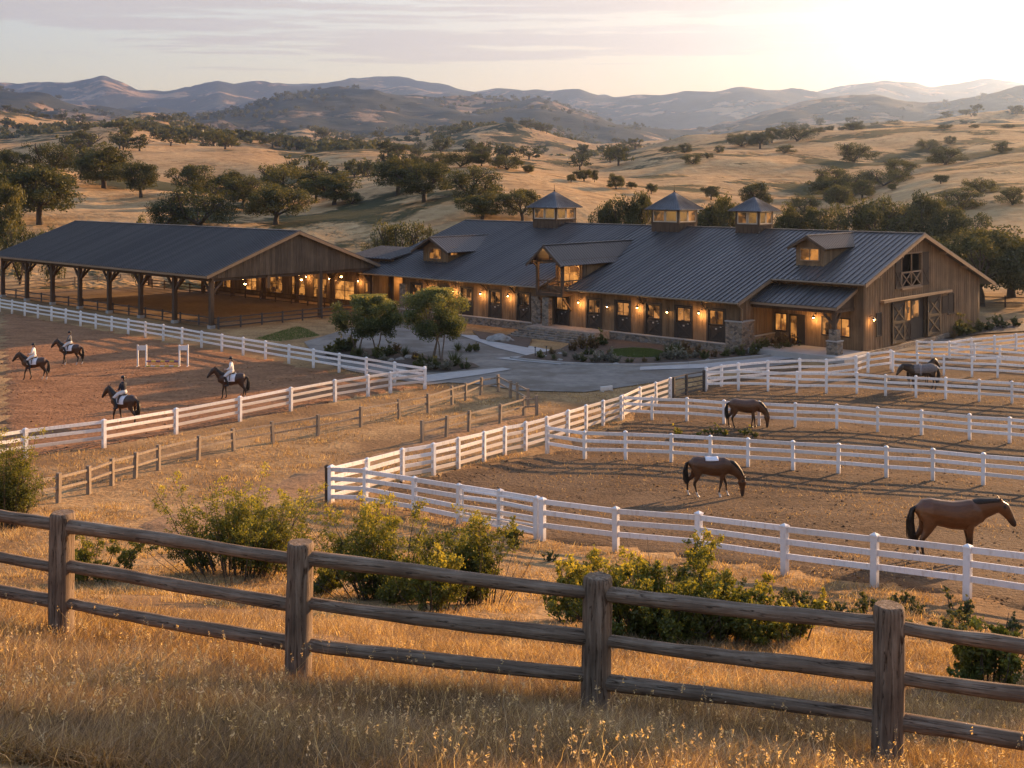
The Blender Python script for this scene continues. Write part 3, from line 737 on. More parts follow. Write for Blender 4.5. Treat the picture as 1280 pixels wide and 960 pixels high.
# left dormer
def roof_v(z): return (z-EZ)/SL-.9
vf = 3.0; u0, u1 = bu(529, vf), bu(560, vf); zb = zr(vf); 
d, c, hw, vb, va = dormer('dormer', u0, u1, vf, zb, 6.95, 7.95, .9, .85)
mb = MB(); mb.ext([(u0, vf, zb-.1), (u1, vf, zb-.1), (u1, vf, 6.95), (c, vf, 7.88), (u0, vf, 6.95)], (0, .15, 0))
for u in (u0, u1-.12): mb.ext([(u, vf+.15, zb-.1), (u, vb, 6.9), (u, vf+.15, 6.9)], (.12, 0, 0))
for k in range(8): 
    uu = u0+.15+k*(u1-u0-.3)/7; mb.box(uu-.025, uu+.025, vf-.025, vf+.002, zb+.0, 6.95)
mb.build('wall', M['board_siding'], d)
def window(par, u0, u1, v, z0, z1, pane, nx=2, ny=1, axis='u', fm='trim_wood', fr=.09):
    """framed window on a plane v = const (axis u) or u = const (axis v)"""
    def bx(mb, a, b, d0, d1, p, q):
        if axis == 'u': mb.box(a, b, v+d0, v+d1, p, q)
        else: mb.box(v-d1, v-d0, a, b, p, q)
    mb = MB()
    bx(mb, u0-fr, u0, -.06, .1, z0-fr, z1+fr); bx(mb, u1, u1+fr, -.06, .1, z0-fr, z1+fr)
    bx(mb, u0, u1, -.06, .1, z1, z1+fr); bx(mb, u0-.04, u1+.04, -.1, .1, z0-fr, z0)
    for i in range(1, nx): x = u0+(u1-u0)*i/nx; bx(mb, x-.03, x+.03, -.05, .03, z0, z1)
    for j in range(1, ny): z = z0+(z1-z0)*j/ny; bx(mb, u0, u1, -.045, .025, z-.025, z+.025)
    w = mb.build('window', M[fm], par)
    mb = MB(); bx(mb, u0, u1, -.012, .004, z0, z1); mb.build('pane', M[pane], w); return w
window(d, c-.85, c+.85, vf-.02, zb+.35, zb+1.35, 'lit_pane')
window(d, vf+.35, vf+1.25, u1+.02, zb+.75, zb+1.45, 'lit_pane', axis='v')
# right dormer
vf = 7.0; u0, u1 = bu(995, vf), bu(1030, vf); zb = zr(vf)
d, c, hw, vb, va = dormer('dormer', u0, u1, vf, zb, zb+1.7, zb+2.45, .6, .45)
mb = MB(); mb.ext([(u0, vf, zb-.1), (u1, vf, zb-.1), (u1, vf, zb+1.7), (c, vf, zb+2.4), (u0, vf, zb+1.7)], (0, .15, 0))
for u in (u0, u1-.12): mb.ext([(u, vf+.15, zb-.1), (u, vb, zb+1.66), (u, vf+.15, zb+1.66)], (.12, 0, 0))
mb.build('wall', M['board_siding'], d)
window(d, c-.8, c+.8, vf-.02, zb+.5, zb+1.4, 'lit_pane')
# balcony bay over the entrance
vf = -1.3; u0, u1 = bu(672, vf), bu(703, vf); bz0, bze, bza = 3.75, 6.75, 8.0
d, c, hw, vb, va = dormer('balcony_bay', u0, u1, vf, bz0, bze, bza, .9, .6)
mb = MB(); mb.box(u0-.1, u1+.1, vf-.1, .6, bz0-.25, bz0)
for u in (u0, u1):
    for v in (vf, 1.45): mb.box(u-.12, u+.12, v-.12, v+.12, bz0, bze)
for u in (u0, u1): mb.box(u-.1, u+.1, vf-.1, vb, bze-.22, bze)
mb.box(u0, u1, vf-.1, vf+.1, bze-.22, bze); mb.box(c-.07, c+.07, vf-.06, vf+.06, bze, bza-.15)
for s, u in ((-1, u0), (1, u1)): mb.bar((u, vf-.05, bze-.7), (u, vf-.9, bze-.05), .12, .12); mb.bar((u, -.05, 2.2), (u, vf+.1, 3.3), .13, .14)
mb.build('timber_frame', M['timber'], d)
mb = MB()
for u in (u0, u1-.12): mb.ext([(u, 1.5, zr(1.5)-.2), (u, vb, bze), (u, 1.5, bze)], (.12, 0, 0)); mb.ext([(u, .1, bz0), (u, 1.5, bz0), (u, 1.5, zr(1.5)-.2), (u, .1, zr(.1)-.1)], (.12, 0, 0))
for u in (u1-.005,):
    v = 1.7
    while v < vb-.4: mb.box(u, u+.03, v-.025, v+.025, zr(v)-.1, bze-.24); v += .4
mb.box(u0, u1, -.5, 1.5, bz0-.1, bz0-.003); mb.ext([(u0, 1.5, bz0), (u1, 1.5, bz0), (u1, 1.5, bze), (c, 1.5, bza-.1), (u0, 1.5, bze)], (0, .12, 0))
mb.build('wall', M['board_siding'], d)
mb = MB()
def xrail(p0, p1, z0, z1):
    p0 = Vector(p0); p1 = Vector(p1); u = Vector((0, 0, 1))
    mb.bar(p0+u*z1, p1+u*z1, .09, .1); mb.bar(p0+u*z0, p1+u*z0, .07, .08)
    mb.bar(p0+u*z0, p1+u*z1, .06, .07); mb.bar(p0+u*z1, p1+u*z0, .055, .06)
    m = (p0+p1)/2; mb.bar(m+u*z0, m+u*z1, .05, .05)
xrail((u0+.1, vf, 0), (u1-.1, vf, 0), bz0+.1, bz0+1.1); xrail((u1, vf+.1, 0), (u1, 1.35, 0), bz0+.1, bz0+1.1)
mb.build('railing', M['timber'], d)
window(d, u0+.35, u1-.35, 1.46, bz0+.1, bz0+2.3, 'bright_pane', 2, 3)
light(barn, (c, .1, bz0+2.3), 800); mb = MB(); mb.ball((c, .1, bz0+2.35), .12, .12, .14); b = mb.build('bulb', M['lamp_bulb'], d)
# --- cupolas
def cupola(px, wdt, ztop):
    u = bu(px, 14.6); v = 15.0; d = empty('cupola'); d.parent = barn; h = wdt/2
    d.location = (u, v, 0)
    mb = MB(); zb = zr(15-h)-.5; z1 = RZ+.35
    mb.box(-h, h, -h, h, zb, z1); mb.box(-h-.06, h+.06, -h-.06, h+.06, z1, z1+.08)
    for k in range(1, 6):
        x = -h+k*wdt/6; mb.box(x-.03, x+.03, -h-.03, -h+.002, zb, z1-.002); mb.box(h-.002, h+.03, x-.03, x+.03, zb, z1-.002)
    mb.build('base', M['timber'], d)
    z2 = z1+1.28; mb = MB()
    for sx in (-1, 1):
        for sy in (-1, 1): mb.box(sx*(h-.08)-.09, sx*(h-.08)+.09, sy*(h-.08)-.09, sy*(h-.08)+.09, z1+.08, z2)
    mb.box(-h-.02, h+.02, -h-.02, h+.02, z2, z2+.12)
    mb.build('corner_post', M['timber'], d)
    for ax, s in (('u', -1), ('u', 1), ('v', -1), ('v', 1)):
        f = MB(); e = h-.06; ps = []
        for q0, q1 in ((-h+.18, -.03), (.03, h-.18)):
            a0, a1, z0_, z1_ = q0, q1, z1+.1, z2-.03; t = .1; p = MB(); ps.append(p)
            for (x0, x1, y0, y1) in ((a0, a0+t, z0_, z1_), (a1-t, a1, z0_, z1_), (a0+t, a1-t, z1_-t, z1_), (a0+t, a1-t, z0_, z0_+t)):
                if ax == 'u': f.box(x0, x1, s*e-.04, s*e+.04, y0, y1)
                else: f.box(s*e-.04, s*e+.04, x0, x1, y0, y1)
            if ax == 'u': p.box(a0+t, a1-t, s*e-.008, s*e+.008, z0_+t, z1_-t)
            else: p.box(s*e-.008, s*e+.008, a0+t, a1-t, z0_+t, z1_-t)
        w = f.build('window', M['cupola_frame'], d); [p.build('pane', M['dim_pane' if (ax, s, i_) in (('u', -1, 0), ('v', 1, 1)) else 'cupola_pane'], w) for i_, p in enumerate(ps)]
    mb = MB(); o = h+.5; zt = ztop
    cr = [(-o, -o, z2+.04), (o, -o, z2+.04), (o, o, z2+.04), (-o, o, z2+.04)]
    for k in range(4): slope(mb, cr[k], cr[(k+1) % 4], (0, 0, zt), (0, 0, zt), .06, .32, .04)
    for k in range(4): mb.bar(cr[k], (0, 0, zt), .1, .09)
    mb.box(-o+.1, o-.1, -o+.1, o-.1, z2-.02, z2+.03)
    r = mb.build('roof', M['cupola_roof'], d)
    mb = MB(); mb.cyl((0, 0, zt-.1), (0, 0, zt+.75), .035, .012, 6); mb.ball((0, 0, zt+.12), .09, .09, .09); mb.build('finial', M['timber'], r)
simple('cupola_frame', (.5, .42, .33), .6, .1, 4)
m, nt, N, L = mat('cupola_roof'); finish(N, L, ramp(N, L, noise(N, L, coord(N), 1.5, 4), [(.3, (.1, .098, .1)), (.7, (.16, .15, .15))]), .4, .4); M['cupola_roof'] = m
cupola(690, 3.3, RZ+3.35); cupola(840, 3.2, RZ+3.35); cupola(940, 2.5, RZ+2.95)
# --- porch
pu0, pu1, pv = .05, 7.15, 1.9
porch = empty('porch'); porch.parent = barn
mb = MB(); slope(mb, (pu0, pv-.4, 4.12), (pu1+.35, pv-.4, 4.12), (pu1+.35, 5.0, 5.35), (pu0, 5.0, 5.35), .1, .42)
r = mb.build('roof', M['metal_roof'], porch)
mb = MB(); mb.bar((pu1+.38, pv-.42, 4.02), (pu1+.38, 4.98, 5.25), .06, .22); mb.bar((pu0, pv-.43, 3.98), (pu1+.4, pv-.43, 3.98), .05, .18); mb.build('rake_board', M['trim_wood'], r)
mb = MB(); mb.box(pu0, pu1+.1, pv-.1, pv+.12, 3.62, 3.86); mb.box(pu1-.12, pu1+.1, pv+.12, 4.97, 3.62, 3.86)
mb.ext([(pu1-.05, pv+.12, 3.87), (pu1-.05, 4.97, 3.87), (pu1-.05, 4.97, 5.1)], (.1, 0, 0))
for k in range(5): mb.box(pu0+k*1.7+.1, pu0+k*1.7+.22, pv, 4.97, 3.86, 4.02)
mb.build('beam', M['timber'], porch)
mb = MB(); mb.box(pu1-.45, pu1+.45, pv-.45, pv+.45, F2-.25, F2+1.0); mb.box(pu1-.32, pu1+.32, pv-.32, pv+.32, F2+1.08, F2+1.9)
pl = mb.build('stone_pier', M['stone_masonry'], porch)
mb = MB(); mb.box(pu1-.5, pu1+.5, pv-.5, pv+.5, F2+1.0, F2+1.08); mb.build('cap', M['concrete'], pl)
mb = MB(); mb.box(pu1-.13, pu1+.13, pv-.13, pv+.13, F2+1.9, 3.62)
mb.bar((pu1-.1, pv, 2.75), (pu1-.95, pv, 3.6), .14, .16); mb.bar((pu1, pv+.1, 2.75), (pu1, pv+.95, 3.6), .14, .16)
mb.build('post', M['timber'], porch)
mb = MB(); mb.box(.32, 8.6, .6, 4.95, -.2, F2); mb.build('floor', M['concrete'], porch)
for a, b, k in PW:
    if k != 'd': window(barn, a+.08, b-.08, 5.02, F2+1.04, F2+2.36, 'bright_pane' if k == 'w' else 'dim_pane', 2 if k == 'w' else 1, 1, fm='door_wood')
a, b = PW[1][:2]; mb = MB(); mb.box(a, a+.1, 4.95, 5.1, F2, F2+2.45); mb.box(b-.1, b, 4.95, 5.1, F2, F2+2.45); mb.box(a+.1, b-.1, 4.95, 5.1, F2+2.3, F2+2.45)
mb.box((a+b)/2-.05, (a+b)/2+.05, 4.97, 5.08, F2, F2+2.3); mb.box((a+b)/2+.05, b-.1, 5.0, 5.06, F2, F2+2.3)
pdr = mb.build('porch_door', M['door_wood'], barn)
mb = MB(); mb.box(a+.1, (a+b)/2-.05, 5.02, 5.04, F2+.3, F2+2.3); mb.build('pane', M['lit_pane'], pdr)
lampset(barn, (bu(1017, 4.6), 4.97, F2+2.55), (0, -1, 0), 110)
light(barn, (3.5, 3.2, 3.3), 60)
# --- gable: loft opening, shutters, sliding doors
mb = MB(); t = .12
mb.box(UG-.05, UG+.09, LO[0]-t, LO[0], LO[2]-t, LO[3]+t); mb.box(UG-.05, UG+.09, LO[1], LO[1]+t, LO[2]-t, LO[3]+t)
mb.box(UG-.05, UG+.09, LO[0], LO[1], LO[3], LO[3]+t); mb.box(UG-.05, UG+.16, LO[0]-.1, LO[1]+.1, LO[2]-.16, LO[2])
cm = (LO[0]+LO[1])/2; mb.box(UG-.03, UG+.06, cm-.05, cm+.05, LO[2], LO[3])
lf = mb.build('loft_opening', M['trim_wood'], barn)
mb = MB()
for p, q in ((LO[0]+.03, cm-.06), (cm+.06, LO[1]-.03)):
    z0, z1 = LO[2]+.06, LO[2]+1.25
    mb.box(UG, UG+.06, p, q, z1-.06, z1+.06); mb.box(UG, UG+.05, p, q, z0-.05, z0+.05)
    mb.bar((UG+.03, p, z0), (UG+.03, q, z1), .06, .09); mb.bar((UG+.034, p, z1), (UG+.034, q, z0), .055, .09)
mb.build('cross_rail', M['trim_wood'], lf)
mb = MB(); mb.box(UG-1.6, UG-1.5, LO[0]-1, LO[1]+1, LO[2]-.3, LO[3]+.1); mb.build('loft_back', M['door_wood'], lf)
for p, q in ((gv(1118.3), LO[0]-.14), (LO[1]+.14, gv(1160))):
    mb = MB(); mb.box(UG+.032, UG+.08, p, q, LO[2], LO[3]+.05)
    mb.bar((UG+.09, p, LO[2]+.1), (UG+.09, q, LO[3]-1.3), .05, .1); mb.bar((UG+.09, q, LO[2]+.1), (UG+.09, p, LO[3]-1.3), .05, .1)
    for z in (LO[2]+.05, (LO[2]+LO[3])/2, LO[3]): mb.box(UG+.08, UG+.11, p+.02, q-.02, z-.06, z+.04)
    mb.build('shutter', M['barn_door_wood'], barn)
def xdoor(v0, v1, z0, z1, du, name='sliding_door'):
    mb = MB(); mb.box(UG+du, UG+du+.06, v0, v1, z0, z1); zm = (z0+z1)/2; o = UG+du+.06
    d = mb.build(name, M['door_wood'], barn); mb = MB()
    for v in (v0, v1-.2): mb.box(o, o+.05, v, v+.2, z0, z1)
    for z in (z0, zm-.11, z1-.22): mb.box(o, o+.048, v0+.2, v1-.2, z, z+.22)
    for p, q in ((z0+.2, zm-.1), (zm+.1, z1-.2)):
        mb.bar((o+.025, v0+.15, p), (o+.025, v1-.15, q), .045, .17); mb.bar((o+.029, v0+.15, q), (o+.029, v1-.15, p), .045, .17)
    mb.build('brace', M['barn_door_wood'], d); return d
dz0, dz1 = F2+.06, 3.95
xdoor(gv(1113), gv(1128.6), dz0, dz1, .1); xdoor(gv(1157), gv(1173), dz0, dz1, .1)
mb = MB(); a, b = gv(1129.5), gv(1139); mb.box(UG-.1, UG-.04, a, b, dz0, dz1-.1); mb.box(UG-.04, UG, a, a+.12, dz0, dz1-.1); mb.box(UG-.04, UG, b-.12, b, dz0, dz1-.1); mb.box(UG-.04, UG, a+.12, b-.12, 2.05, 2.2)
mb.bar((UG-.02, a+.1, dz0+.1), (UG-.02, b-.1, 2.05), .03, .12); mb.bar((UG-.017, a+.1, 2.05), (UG-.017, b-.1, dz0+.1), .03, .12)
e = mb.build('entry_door', M['barn_door_wood'], barn)
mb = MB(); mb.box(UG-.035, UG-.02, a+.12, b-.12, 2.2, 3.8); mb.build('pane', M['lit_pane'], e)
mb = MB(); a, b = gv(1140), gv(1156.5); mb.box(UG-.2, UG-.15, a, b, F2, dz1); mb.build('inner_door', M['door_wood'], barn)
mb = MB(); mb.box(UG-.15, UG-.13, a+.2, a+1.6, 2.3, 3.7); mb.build('pane', M['dim_pane'], barn)
mb = MB(); mb.bar((UG+.2, gv(1099.8), 4.13), (UG+.2, gv(1185.5), 4.13), .36, .2); mb.build('door_track', M['trim_wood'], barn)
a, b = gv(1184.5), gv(1191); mb = MB()
mb.box(UG+.03, UG+.07, a-1.3, a-.05, 2.2, 3.7); mb.box(UG+.03, UG+.1, a-.05, a, 2.1, 3.85); mb.box(UG+.03, UG+.1, b, b+.06, 2.1, 3.85); mb.box(UG+.03, UG+.1, a, b, 3.7, 3.85); mb.box(UG+.03, UG+.14, a-.1, b+.1, 2.0, 2.1)
mb.box(UG+.02, UG+.05, a, b, 2.1, 3.7)
mb.build('shuttered_window', M['barn_door_wood'], barn)
mb = MB(); a, b = gv(1094.5), gv(1101); mb.box(UG+.03, UG+.09, a, a+.1, 1.4, 3.3); mb.box(UG+.03, UG+.09, b-.1, b, 1.4, 3.3); mb.box(UG+.03, UG+.09, a+.1, b-.1, 3.2, 3.3); mb.box(UG+.03, UG+.1, a+.1, b-.1, 1.4, 1.5); mb.box(UG+.03, UG+.05, a+.1, b-.1, 1.5, 3.2)
mb.build('side_window', M['door_wood'], barn)
lampset(barn, (UG+.03, gv(1086), 3.1), (1, 0, 0), 45)
mb = MB(); mb.box(UG+.0, UG+.25, V0, V1, -.2, .42); mb.build('gable_plinth', M['stone_masonry'], barn)

# ------------------------------------------------------------------ the covered riding arena
AO = Vector((-28.1, 108.1, 0))
shed = empty('covered_arena', AO, UA, 'open timber covered arena with dark metal roof and boarded gable', 'covered arena')
AW, AL, AE, AS = 19.6, 45.6, 5.0, .366
AR = AE+AS*(AW/2+.7)
mb = MB()
slope(mb, (-AL, -.7, AE), (.5, -.7, AE), (.5, AW/2, AR), (-AL, AW/2, AR), .13, .46)
slope(mb, (.5, AW+.7, AE), (-AL, AW+.7, AE), (-AL, AW/2, AR), (.5, AW/2, AR), .13, .9)
mb.bar((-AL, AW/2, AR+.03), (.52, AW/2, AR+.03), .4, .08)
ar = mb.build('roof', M['metal_roof'], shed)
mb = MB()
mb.bar((.53, -.72, AE-.17), (.53, AW/2, AR-.17), .06, .28); mb.build('rake_board', M['trim_wood'], ar); mb = MB()
mb.bar((.53, AW+.72, AE-.17), (.53, AW/2, AR-.17), .06, .28); mb.build('rake_board', M['trim_wood'], ar); mb = MB()
mb.bar((-AL, -.72, AE-.15), (.5, -.72, AE-.15), .05, .2); mb.build('rake_board', M['trim_wood'], ar)
for gu, nm in ((.0, 'gable_panel'), (-AL+.9, 'gable_panel')):
    mb = MB(); gz_ = lambda v: AE+AS*(min(v, AW-v)+.7)-.16
    mb.ext([(gu, -.3, AE-.32), (gu, AW+.3, AE-.32), (gu, AW+.3, gz_(AW+.3)), (gu, AW/2, gz_(AW/2)), (gu, -.3, gz_(-.3))], (.14, 0, 0))
    v = 0
    while v < AW: mb.box(gu+.138, gu+.165, v-.025, v+.025, AE-.3, gz_(v)-.02); v += .36
    mb.build(nm, M['arena_siding'], shed)
NP = 8
for k in range(NP):
    u = -k*6.35-.1
    for v in (.15, AW-.15):
        mb = MB(); mb.box(u-.19, u+.19, v-.19, v+.19, 0, AE-.35)
        s = 1 if v < 1 else -1
        for du in (-1, 1):
            if -AL+.8 < u+du*1.3 < .4: mb.bar((u+du*.12, v, AE-1.75), (u+du*1.25, v, AE-.55), .17, .2)
        mb.bar((u, v+s*.12, AE-1.75), (u, v+s*1.25, AE-.55), .17, .2)
        p = mb.build('post', M['timber'], shed)
        if v < 1:
            b = MB(); b.box(u-.27, u+.27, v-.27, v+.27, 0, .3); b.build('footing', M['concrete'], p)
mb = MB(); mb.box(-.2, .12, 12.6, 13.0, 0, AE-.35); mb.box(-.2, .12, 6.3, 6.62, 3.4, AE-.35); mb.build('post', M['timber'], shed)
mb = MB()
for v in (.15, AW-.15): mb.box(-AL+.6, .2, v-.12, v+.12, AE-.62, AE-.33)
mb.build('eave_beam', M['timber'], shed)
for k in range(NP):
    u = -k*6.35-.1; mb = MB()
    mb.box(u-.1, u+.1, .3, AW-.3, AE-.6, AE-.32)
    mb.bar((u, .2, AE-.05), (u, AW/2, AR-.35), .16, .26); mb.bar((u, AW-.2, AE-.05), (u, AW/2, AR-.35), .16, .26); mb.box(u-.08, u+.08, AW/2-.1, AW/2+.1, AE-.3, AR-.4)
    mb.bar((u, AW*.25, AE-.3), (u, AW/2-.2, AR-.9), .12, .16); mb.bar((u, AW*.75, AE-.3), (u, AW/2+.2, AR-.9), .12, .16)
    mb.build('truss', M['timber'], shed)
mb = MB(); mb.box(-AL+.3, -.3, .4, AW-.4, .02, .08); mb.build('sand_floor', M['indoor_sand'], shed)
# hanging lamps under the trusses
for u, v in ((-1, 4.5), (-1, 11.2), (-1, 16.3), (-6.5, 8), (-6.5, 15), (-13, 5), (-13, 14), (-19, 9.5), (-26, 14), (-26, 6), (-33, 10), (-39, 14)):
    mb = MB(); mb.cyl((u, v, AE-.35), (u, v, AE-.95), .012, n=5); mb.cyl((u, v, AE-1.1), (u, v, AE-.92), .2, .05, 10, 0, False)
    l = mb.build('pendant_lamp', M['black_iron'], shed); mb = MB(); mb.ball((u, v, AE-1.12), .1, .1, .12); mb.build('bulb', M['lamp_bulb'], l)
    light(shed, (u, v, AE-1.35), 95)
# rails round the arena
def dark_fence(name, label, pts, o, par_rz, h=1.15, nr=3, step=2.4, m='dark_rail'):
    f = empty(name, o, par_rz, label, 'fence')
    for a, b in zip(pts, pts[1:]):
        a = Vector(a); b = Vector(b); n = max(1, round((b-a).length/step))
        for i in range(n+1):
            p = a.lerp(b, i/n); mb = MB(); mb.box(p.x-.06, p.x+.06, p.y-.06, p.y+.06, -.1, h); mb.build('post', M[m], f)
        for z in [h*(k+.75)/nr for k in range(nr)]:
            mb = MB(); mb.bar((a.x, a.y, z-.03), (b.x, b.y, z-.03), .045, .1); mb.build('rail', M[m], f)
    return f
dark_fence('rail_fence', 'dark grey board fence along the gable end of the covered arena', [(.9, .3, 0), (.9, 19.5, 0)], AO, UA)
dark_fence('rail_fence', 'dark board fence between the front posts of the covered arena', [(-AL+.5, .5, 0), (.5, .5, 0)], AO, UA, 1.1, 2, 3.2)
dark_fence('rail_fence', 'brown rail fence along the far side inside the covered arena', [(-AL+.5, AW-1.2, 0), (-.5, AW-1.2, 0)], AO, UA, 1.2, 3, 3.0, 'timber')
dark_fence('rail_fence', 'brown pasture fence beyond the far left corner of the covered arena', [(-AL-6, 3, 0), (-AL-6, AW+6, 0), (-AL+22, AW+6, 0)], AO, UA, 1.3, 3, 3.2, 'low_fence_wood')
# --- lit tack rooms behind the arena, and the breezeway roof that joins the barn
tack = empty('tack_room', AO, UA, 'low lit timber tack room behind the covered arena', 'tack room')
mb = MB(); tw = []
for c, wd in ((-30, 2.2), (-25, 2.2), (-20, 2.6), (-15.6, 2.6), (-11.6, 2.4), (-7.2, 3.4), (-2.2, 3.0)): tw.append((c-wd/2, c+wd/2, .6, 2.75))
TV = AW+2.2
def put_t(a, b, p, q, d0, d1): mb.box(a, b, TV+d0, TV+d1, p, q)
wall_strip(mb, -33, 1.0, 0, 3.9, tw, put_t, .5)
mb.box(-33, -32.8, TV+.2, TV+5, 0, 3.9); mb.box(.8, 1.0, TV+.2, TV+5, 0, 3.9); mb.box(-33, 1, TV+5, TV+5.2, 0, 3.9); mb.box(-32.8, .8, TV+.2, TV+5, -.1, .05)
mb.build('wall', M['board_siding'], tack)
mb = MB(); slope(mb, (-33.4, TV-.5, 3.95), (1.4, TV-.5, 3.95), (1.4, TV+5.5, 4.7), (-33.4, TV+5.5, 4.7), .1, .8); mb.build('roof', M['metal_roof'], tack)
for i, (a, b, p, q) in enumerate(tw): window(tack, a+.06, b-.06, TV+.03, p+.06, q-.06, 'bright_pane' if i in (1, 5) else 'lit_pane', 2, 2, fm='timber')
for u in (-22.6, -13.6, -9.4, -4.4, -.2): lampset(tack, (u, TV-.03, 3.1), (0, -1, 0), 90)
brz = empty('breezeway', BO, UA, 'low dark roofed breezeway joining the covered arena to the barn', 'breezeway')
mb = MB(); x0, x1 = -50.5, -43.5
slope(mb, (x0, 1.6, 5.6), (x1, 1.6, 5.6), (x1, 6.4, 6.5), (x0, 6.4, 6.5), .1, .5); slope(mb, (x0, 11.2, 5.6), (x1, 11.2, 5.6), (x1, 6.4, 6.5), (x0, 6.4, 6.5), .1, .8)
mb.build('roof', M['cupola_roof'], brz)
mb = MB(); mb.box(x0+.3, x1-.3, 2.2, 2.36, 4.3, 5.6)
k = x0+.5
while k < x1-.4: mb.box(k-.025, k+.025, 2.17, 2.202, 4.3, 5.58); k += .4
mb.box(x0+.3, x1-.3, 2.36, 10.6, 4.2, 4.3)
mb.build('wall', M['board_siding'], brz)
mb = MB()
for u, v in ((-45.0, 2.3), (-49.8, 2.4), (-45.0, 9), (-49.8, 9)): mb.box(u-.16, u+.16, v-.16, v+.16, 0, 4.2)
mb.build('post', M['timber'], brz)
mb = MB()
for u in (-48, -45.5, -43, -41): mb.cyl((u, 3.2, 4.2), (u, 3.2, 3.6), .012, n=5); mb.cyl((u, 3.2, 3.4), (u, 3.2, 3.6), .2, .05, 10, 0, False)
l = mb.build('pendant_lamp', M['black_iron'], brz); mb = MB()
for u in (-48, -45.5, -43, -41): mb.ball((u, 3.2, 3.4), .1, .1, .12)
mb.build('bulb', M['lamp_bulb'], l)
for u in (-48, -43): light(brz, (u, 3.0, 3.1), 120)
# ------------------------------------------------------------------ fences
def fence(name, label, pts, h, rails, pw, rw, rh, mname, group=None, cap=True, posts=None, jit=0, name_post='post'):
    """posts at the given ground points, rails between neighbours; every post and rail its own mesh"""
    o = pts[0]; f = empty(name, o, 0, label, 'fence', group)
    mb = MB(); mb.box(-pw/2, pw/2, -pw/2, pw/2, -.15, h)
    if cap:
        e = pw/2+.018; mb.box(-e, e, -e, e, h-.05, h-.015); mb.add([(-pw/2, -pw/2, h), (pw/2, -pw/2, h), (pw/2, pw/2, h), (-pw/2, pw/2, h), (0, 0, h+.05)], [(0, 1, 4), (1, 2, 4), (2, 3, 4), (3, 0, 4)])
    pm = mb.mesh('post'); pm.materials.append(M[mname])
    for i, p in enumerate(pts):
        q = p-o; b = link('post', pm, f); b.location = q
        d = (pts[min(i+1, len(pts)-1)]-pts[max(i-1, 0)]); b.rotation_euler = (rnd.uniform(-jit, jit), rnd.uniform(-jit, jit), math.atan2(d.y, d.x)+rnd.uniform(-.03, .03))
        b.scale = (1, 1, 1+rnd.uniform(-.02, .02))
    for a, b in zip(pts, pts[1:]):
        for r in rails:
            j = lambda: rnd.uniform(-.02, .02)-jit*rnd.uniform(0, 1)
            mb = MB(); d = (b-a).normalized()*pw*.35
            mb.bar(a-o+d+Vector((0, 0, r*h+j())), b-o-d+Vector((0, 0, r*h+j())), rw, rh); mb.build('rail', M[mname], f)
    return f
def WF(label, pts, h=1.4, rails=(.38, .66, .92), group='white board fences of the paddocks', pw=.15):
    return fence('white_fence', label, pts, h, rails, pw, .045, .15, 'white_paint', group, jit=.012)
def lerpn(a, b, n): return [ghit(*a).lerp(ghit(*b), i/n) for i in range(n+1)]
def settle(pts): return [Vector((p.x, p.y, g(p.x, p.y))) for p in pts]
GA = 'white rail fences round the riding arena'
WF('white rail fence on the far side of the riding arena, nearest the covered arena', settle(lerpn((-70, 377), (531, 485), 27)), 1.4, group=GA)
WF('white rail fence on the near side of the riding arena, in front of the riders', P((-160, 609), (-62, 590), (32, 573), (130, 560), (220, 543), (300, 527), (363.6, 514), (419, 502.5), (460, 496), (488, 491.5), (531, 486.5)), 1.38, group=GA, pw=.17)
R4 = (.2, .45, .69, .93)
A_ = P((413, 629), (457, 632), (518, 643.5), (574, 655), (625, 664), (671, 674))
WF('white four rail fence at the left corner of the near paddock, by the brown post', A_, 1.36, R4)
WF('white three rail fence nearest the camera, from the double gate post to the right edge', P((678, 676), (770, 690), (873, 700), (981, 719), (1093, 734), (1209, 751), (1330, 770), (1460, 792)), 1.36, pw=.17)
tag(fence('gate_post', 'dark brown wooden post at the left corner of the white paddock fence', [ghit(409, 628.5)], 1.4, (), .16, .05, .1, 'timber'), cat='post')
WF('white four rail fence running from the paddock corner to the dark gate', P((415, 628), (459, 616), (503, 602), (542, 594), (573, 586), (605, 577), (631, 569), (657, 563.5), (684, 555), (710, 546), (732.5, 539), (754, 532), (777, 525), (800, 513), (820, 506), (838, 500)), 1.38, R4)
WF('white three rail fence behind the horse wearing a white pad', P((684, 567), (731, 575), (782, 576), (839, 579), (888, 582), (935, 585), (991.5, 589), (1048, 593), (1108, 598), (1166, 602), (1229, 608), (1300, 615), (1380, 624)), 1.34)
WF('white three rail fence crossing behind the grazing horse in the middle paddock', P((779, 524), (815, 526), (858.5, 527.5), (905, 531), (949, 533), (994, 535), (1046, 537), (1097, 541), (1152, 545), (1212, 551), (1262, 555), (1330, 562), (1400, 570)), 1.34)
WF('white three rail fence in front of the blanketed horse, ending at the dark gate', P((882, 490), (923, 489), (960, 490), (996, 492), (1033, 492.5), (1071, 493), (1107, 496), (1145, 498), (1182, 500), (1224, 503), (1265, 505.5), (1320, 510), (1400, 517)), 1.4)
WF('white rail fence slanting up from the dark gate towards the porch of the barn', P((883, 488), (902, 484), (923, 481.5), (960, 478), (1000, 476), (1033, 476), (1070, 472), (1085, 467), (1114, 463)), 1.5)
WF('white rail fence behind the blanketed horse, towards the right edge', P((1116, 466), (1147, 468), (1180, 470), (1215, 472), (1247, 473), (1290, 476), (1350, 481)), 1.5)
WF('white rail fence closest to the big sliding barn doors', P((1146, 447), (1165, 448), (1187, 448), (1214, 444), (1243, 441), (1270, 438), (1310, 434)), 1.35)
WF('white rail fence between the blanketed horse and the barn gable, at the right edge', P((1187, 449), (1218, 452), (1250, 454), (1290, 457), (1340, 461)), 1.35)
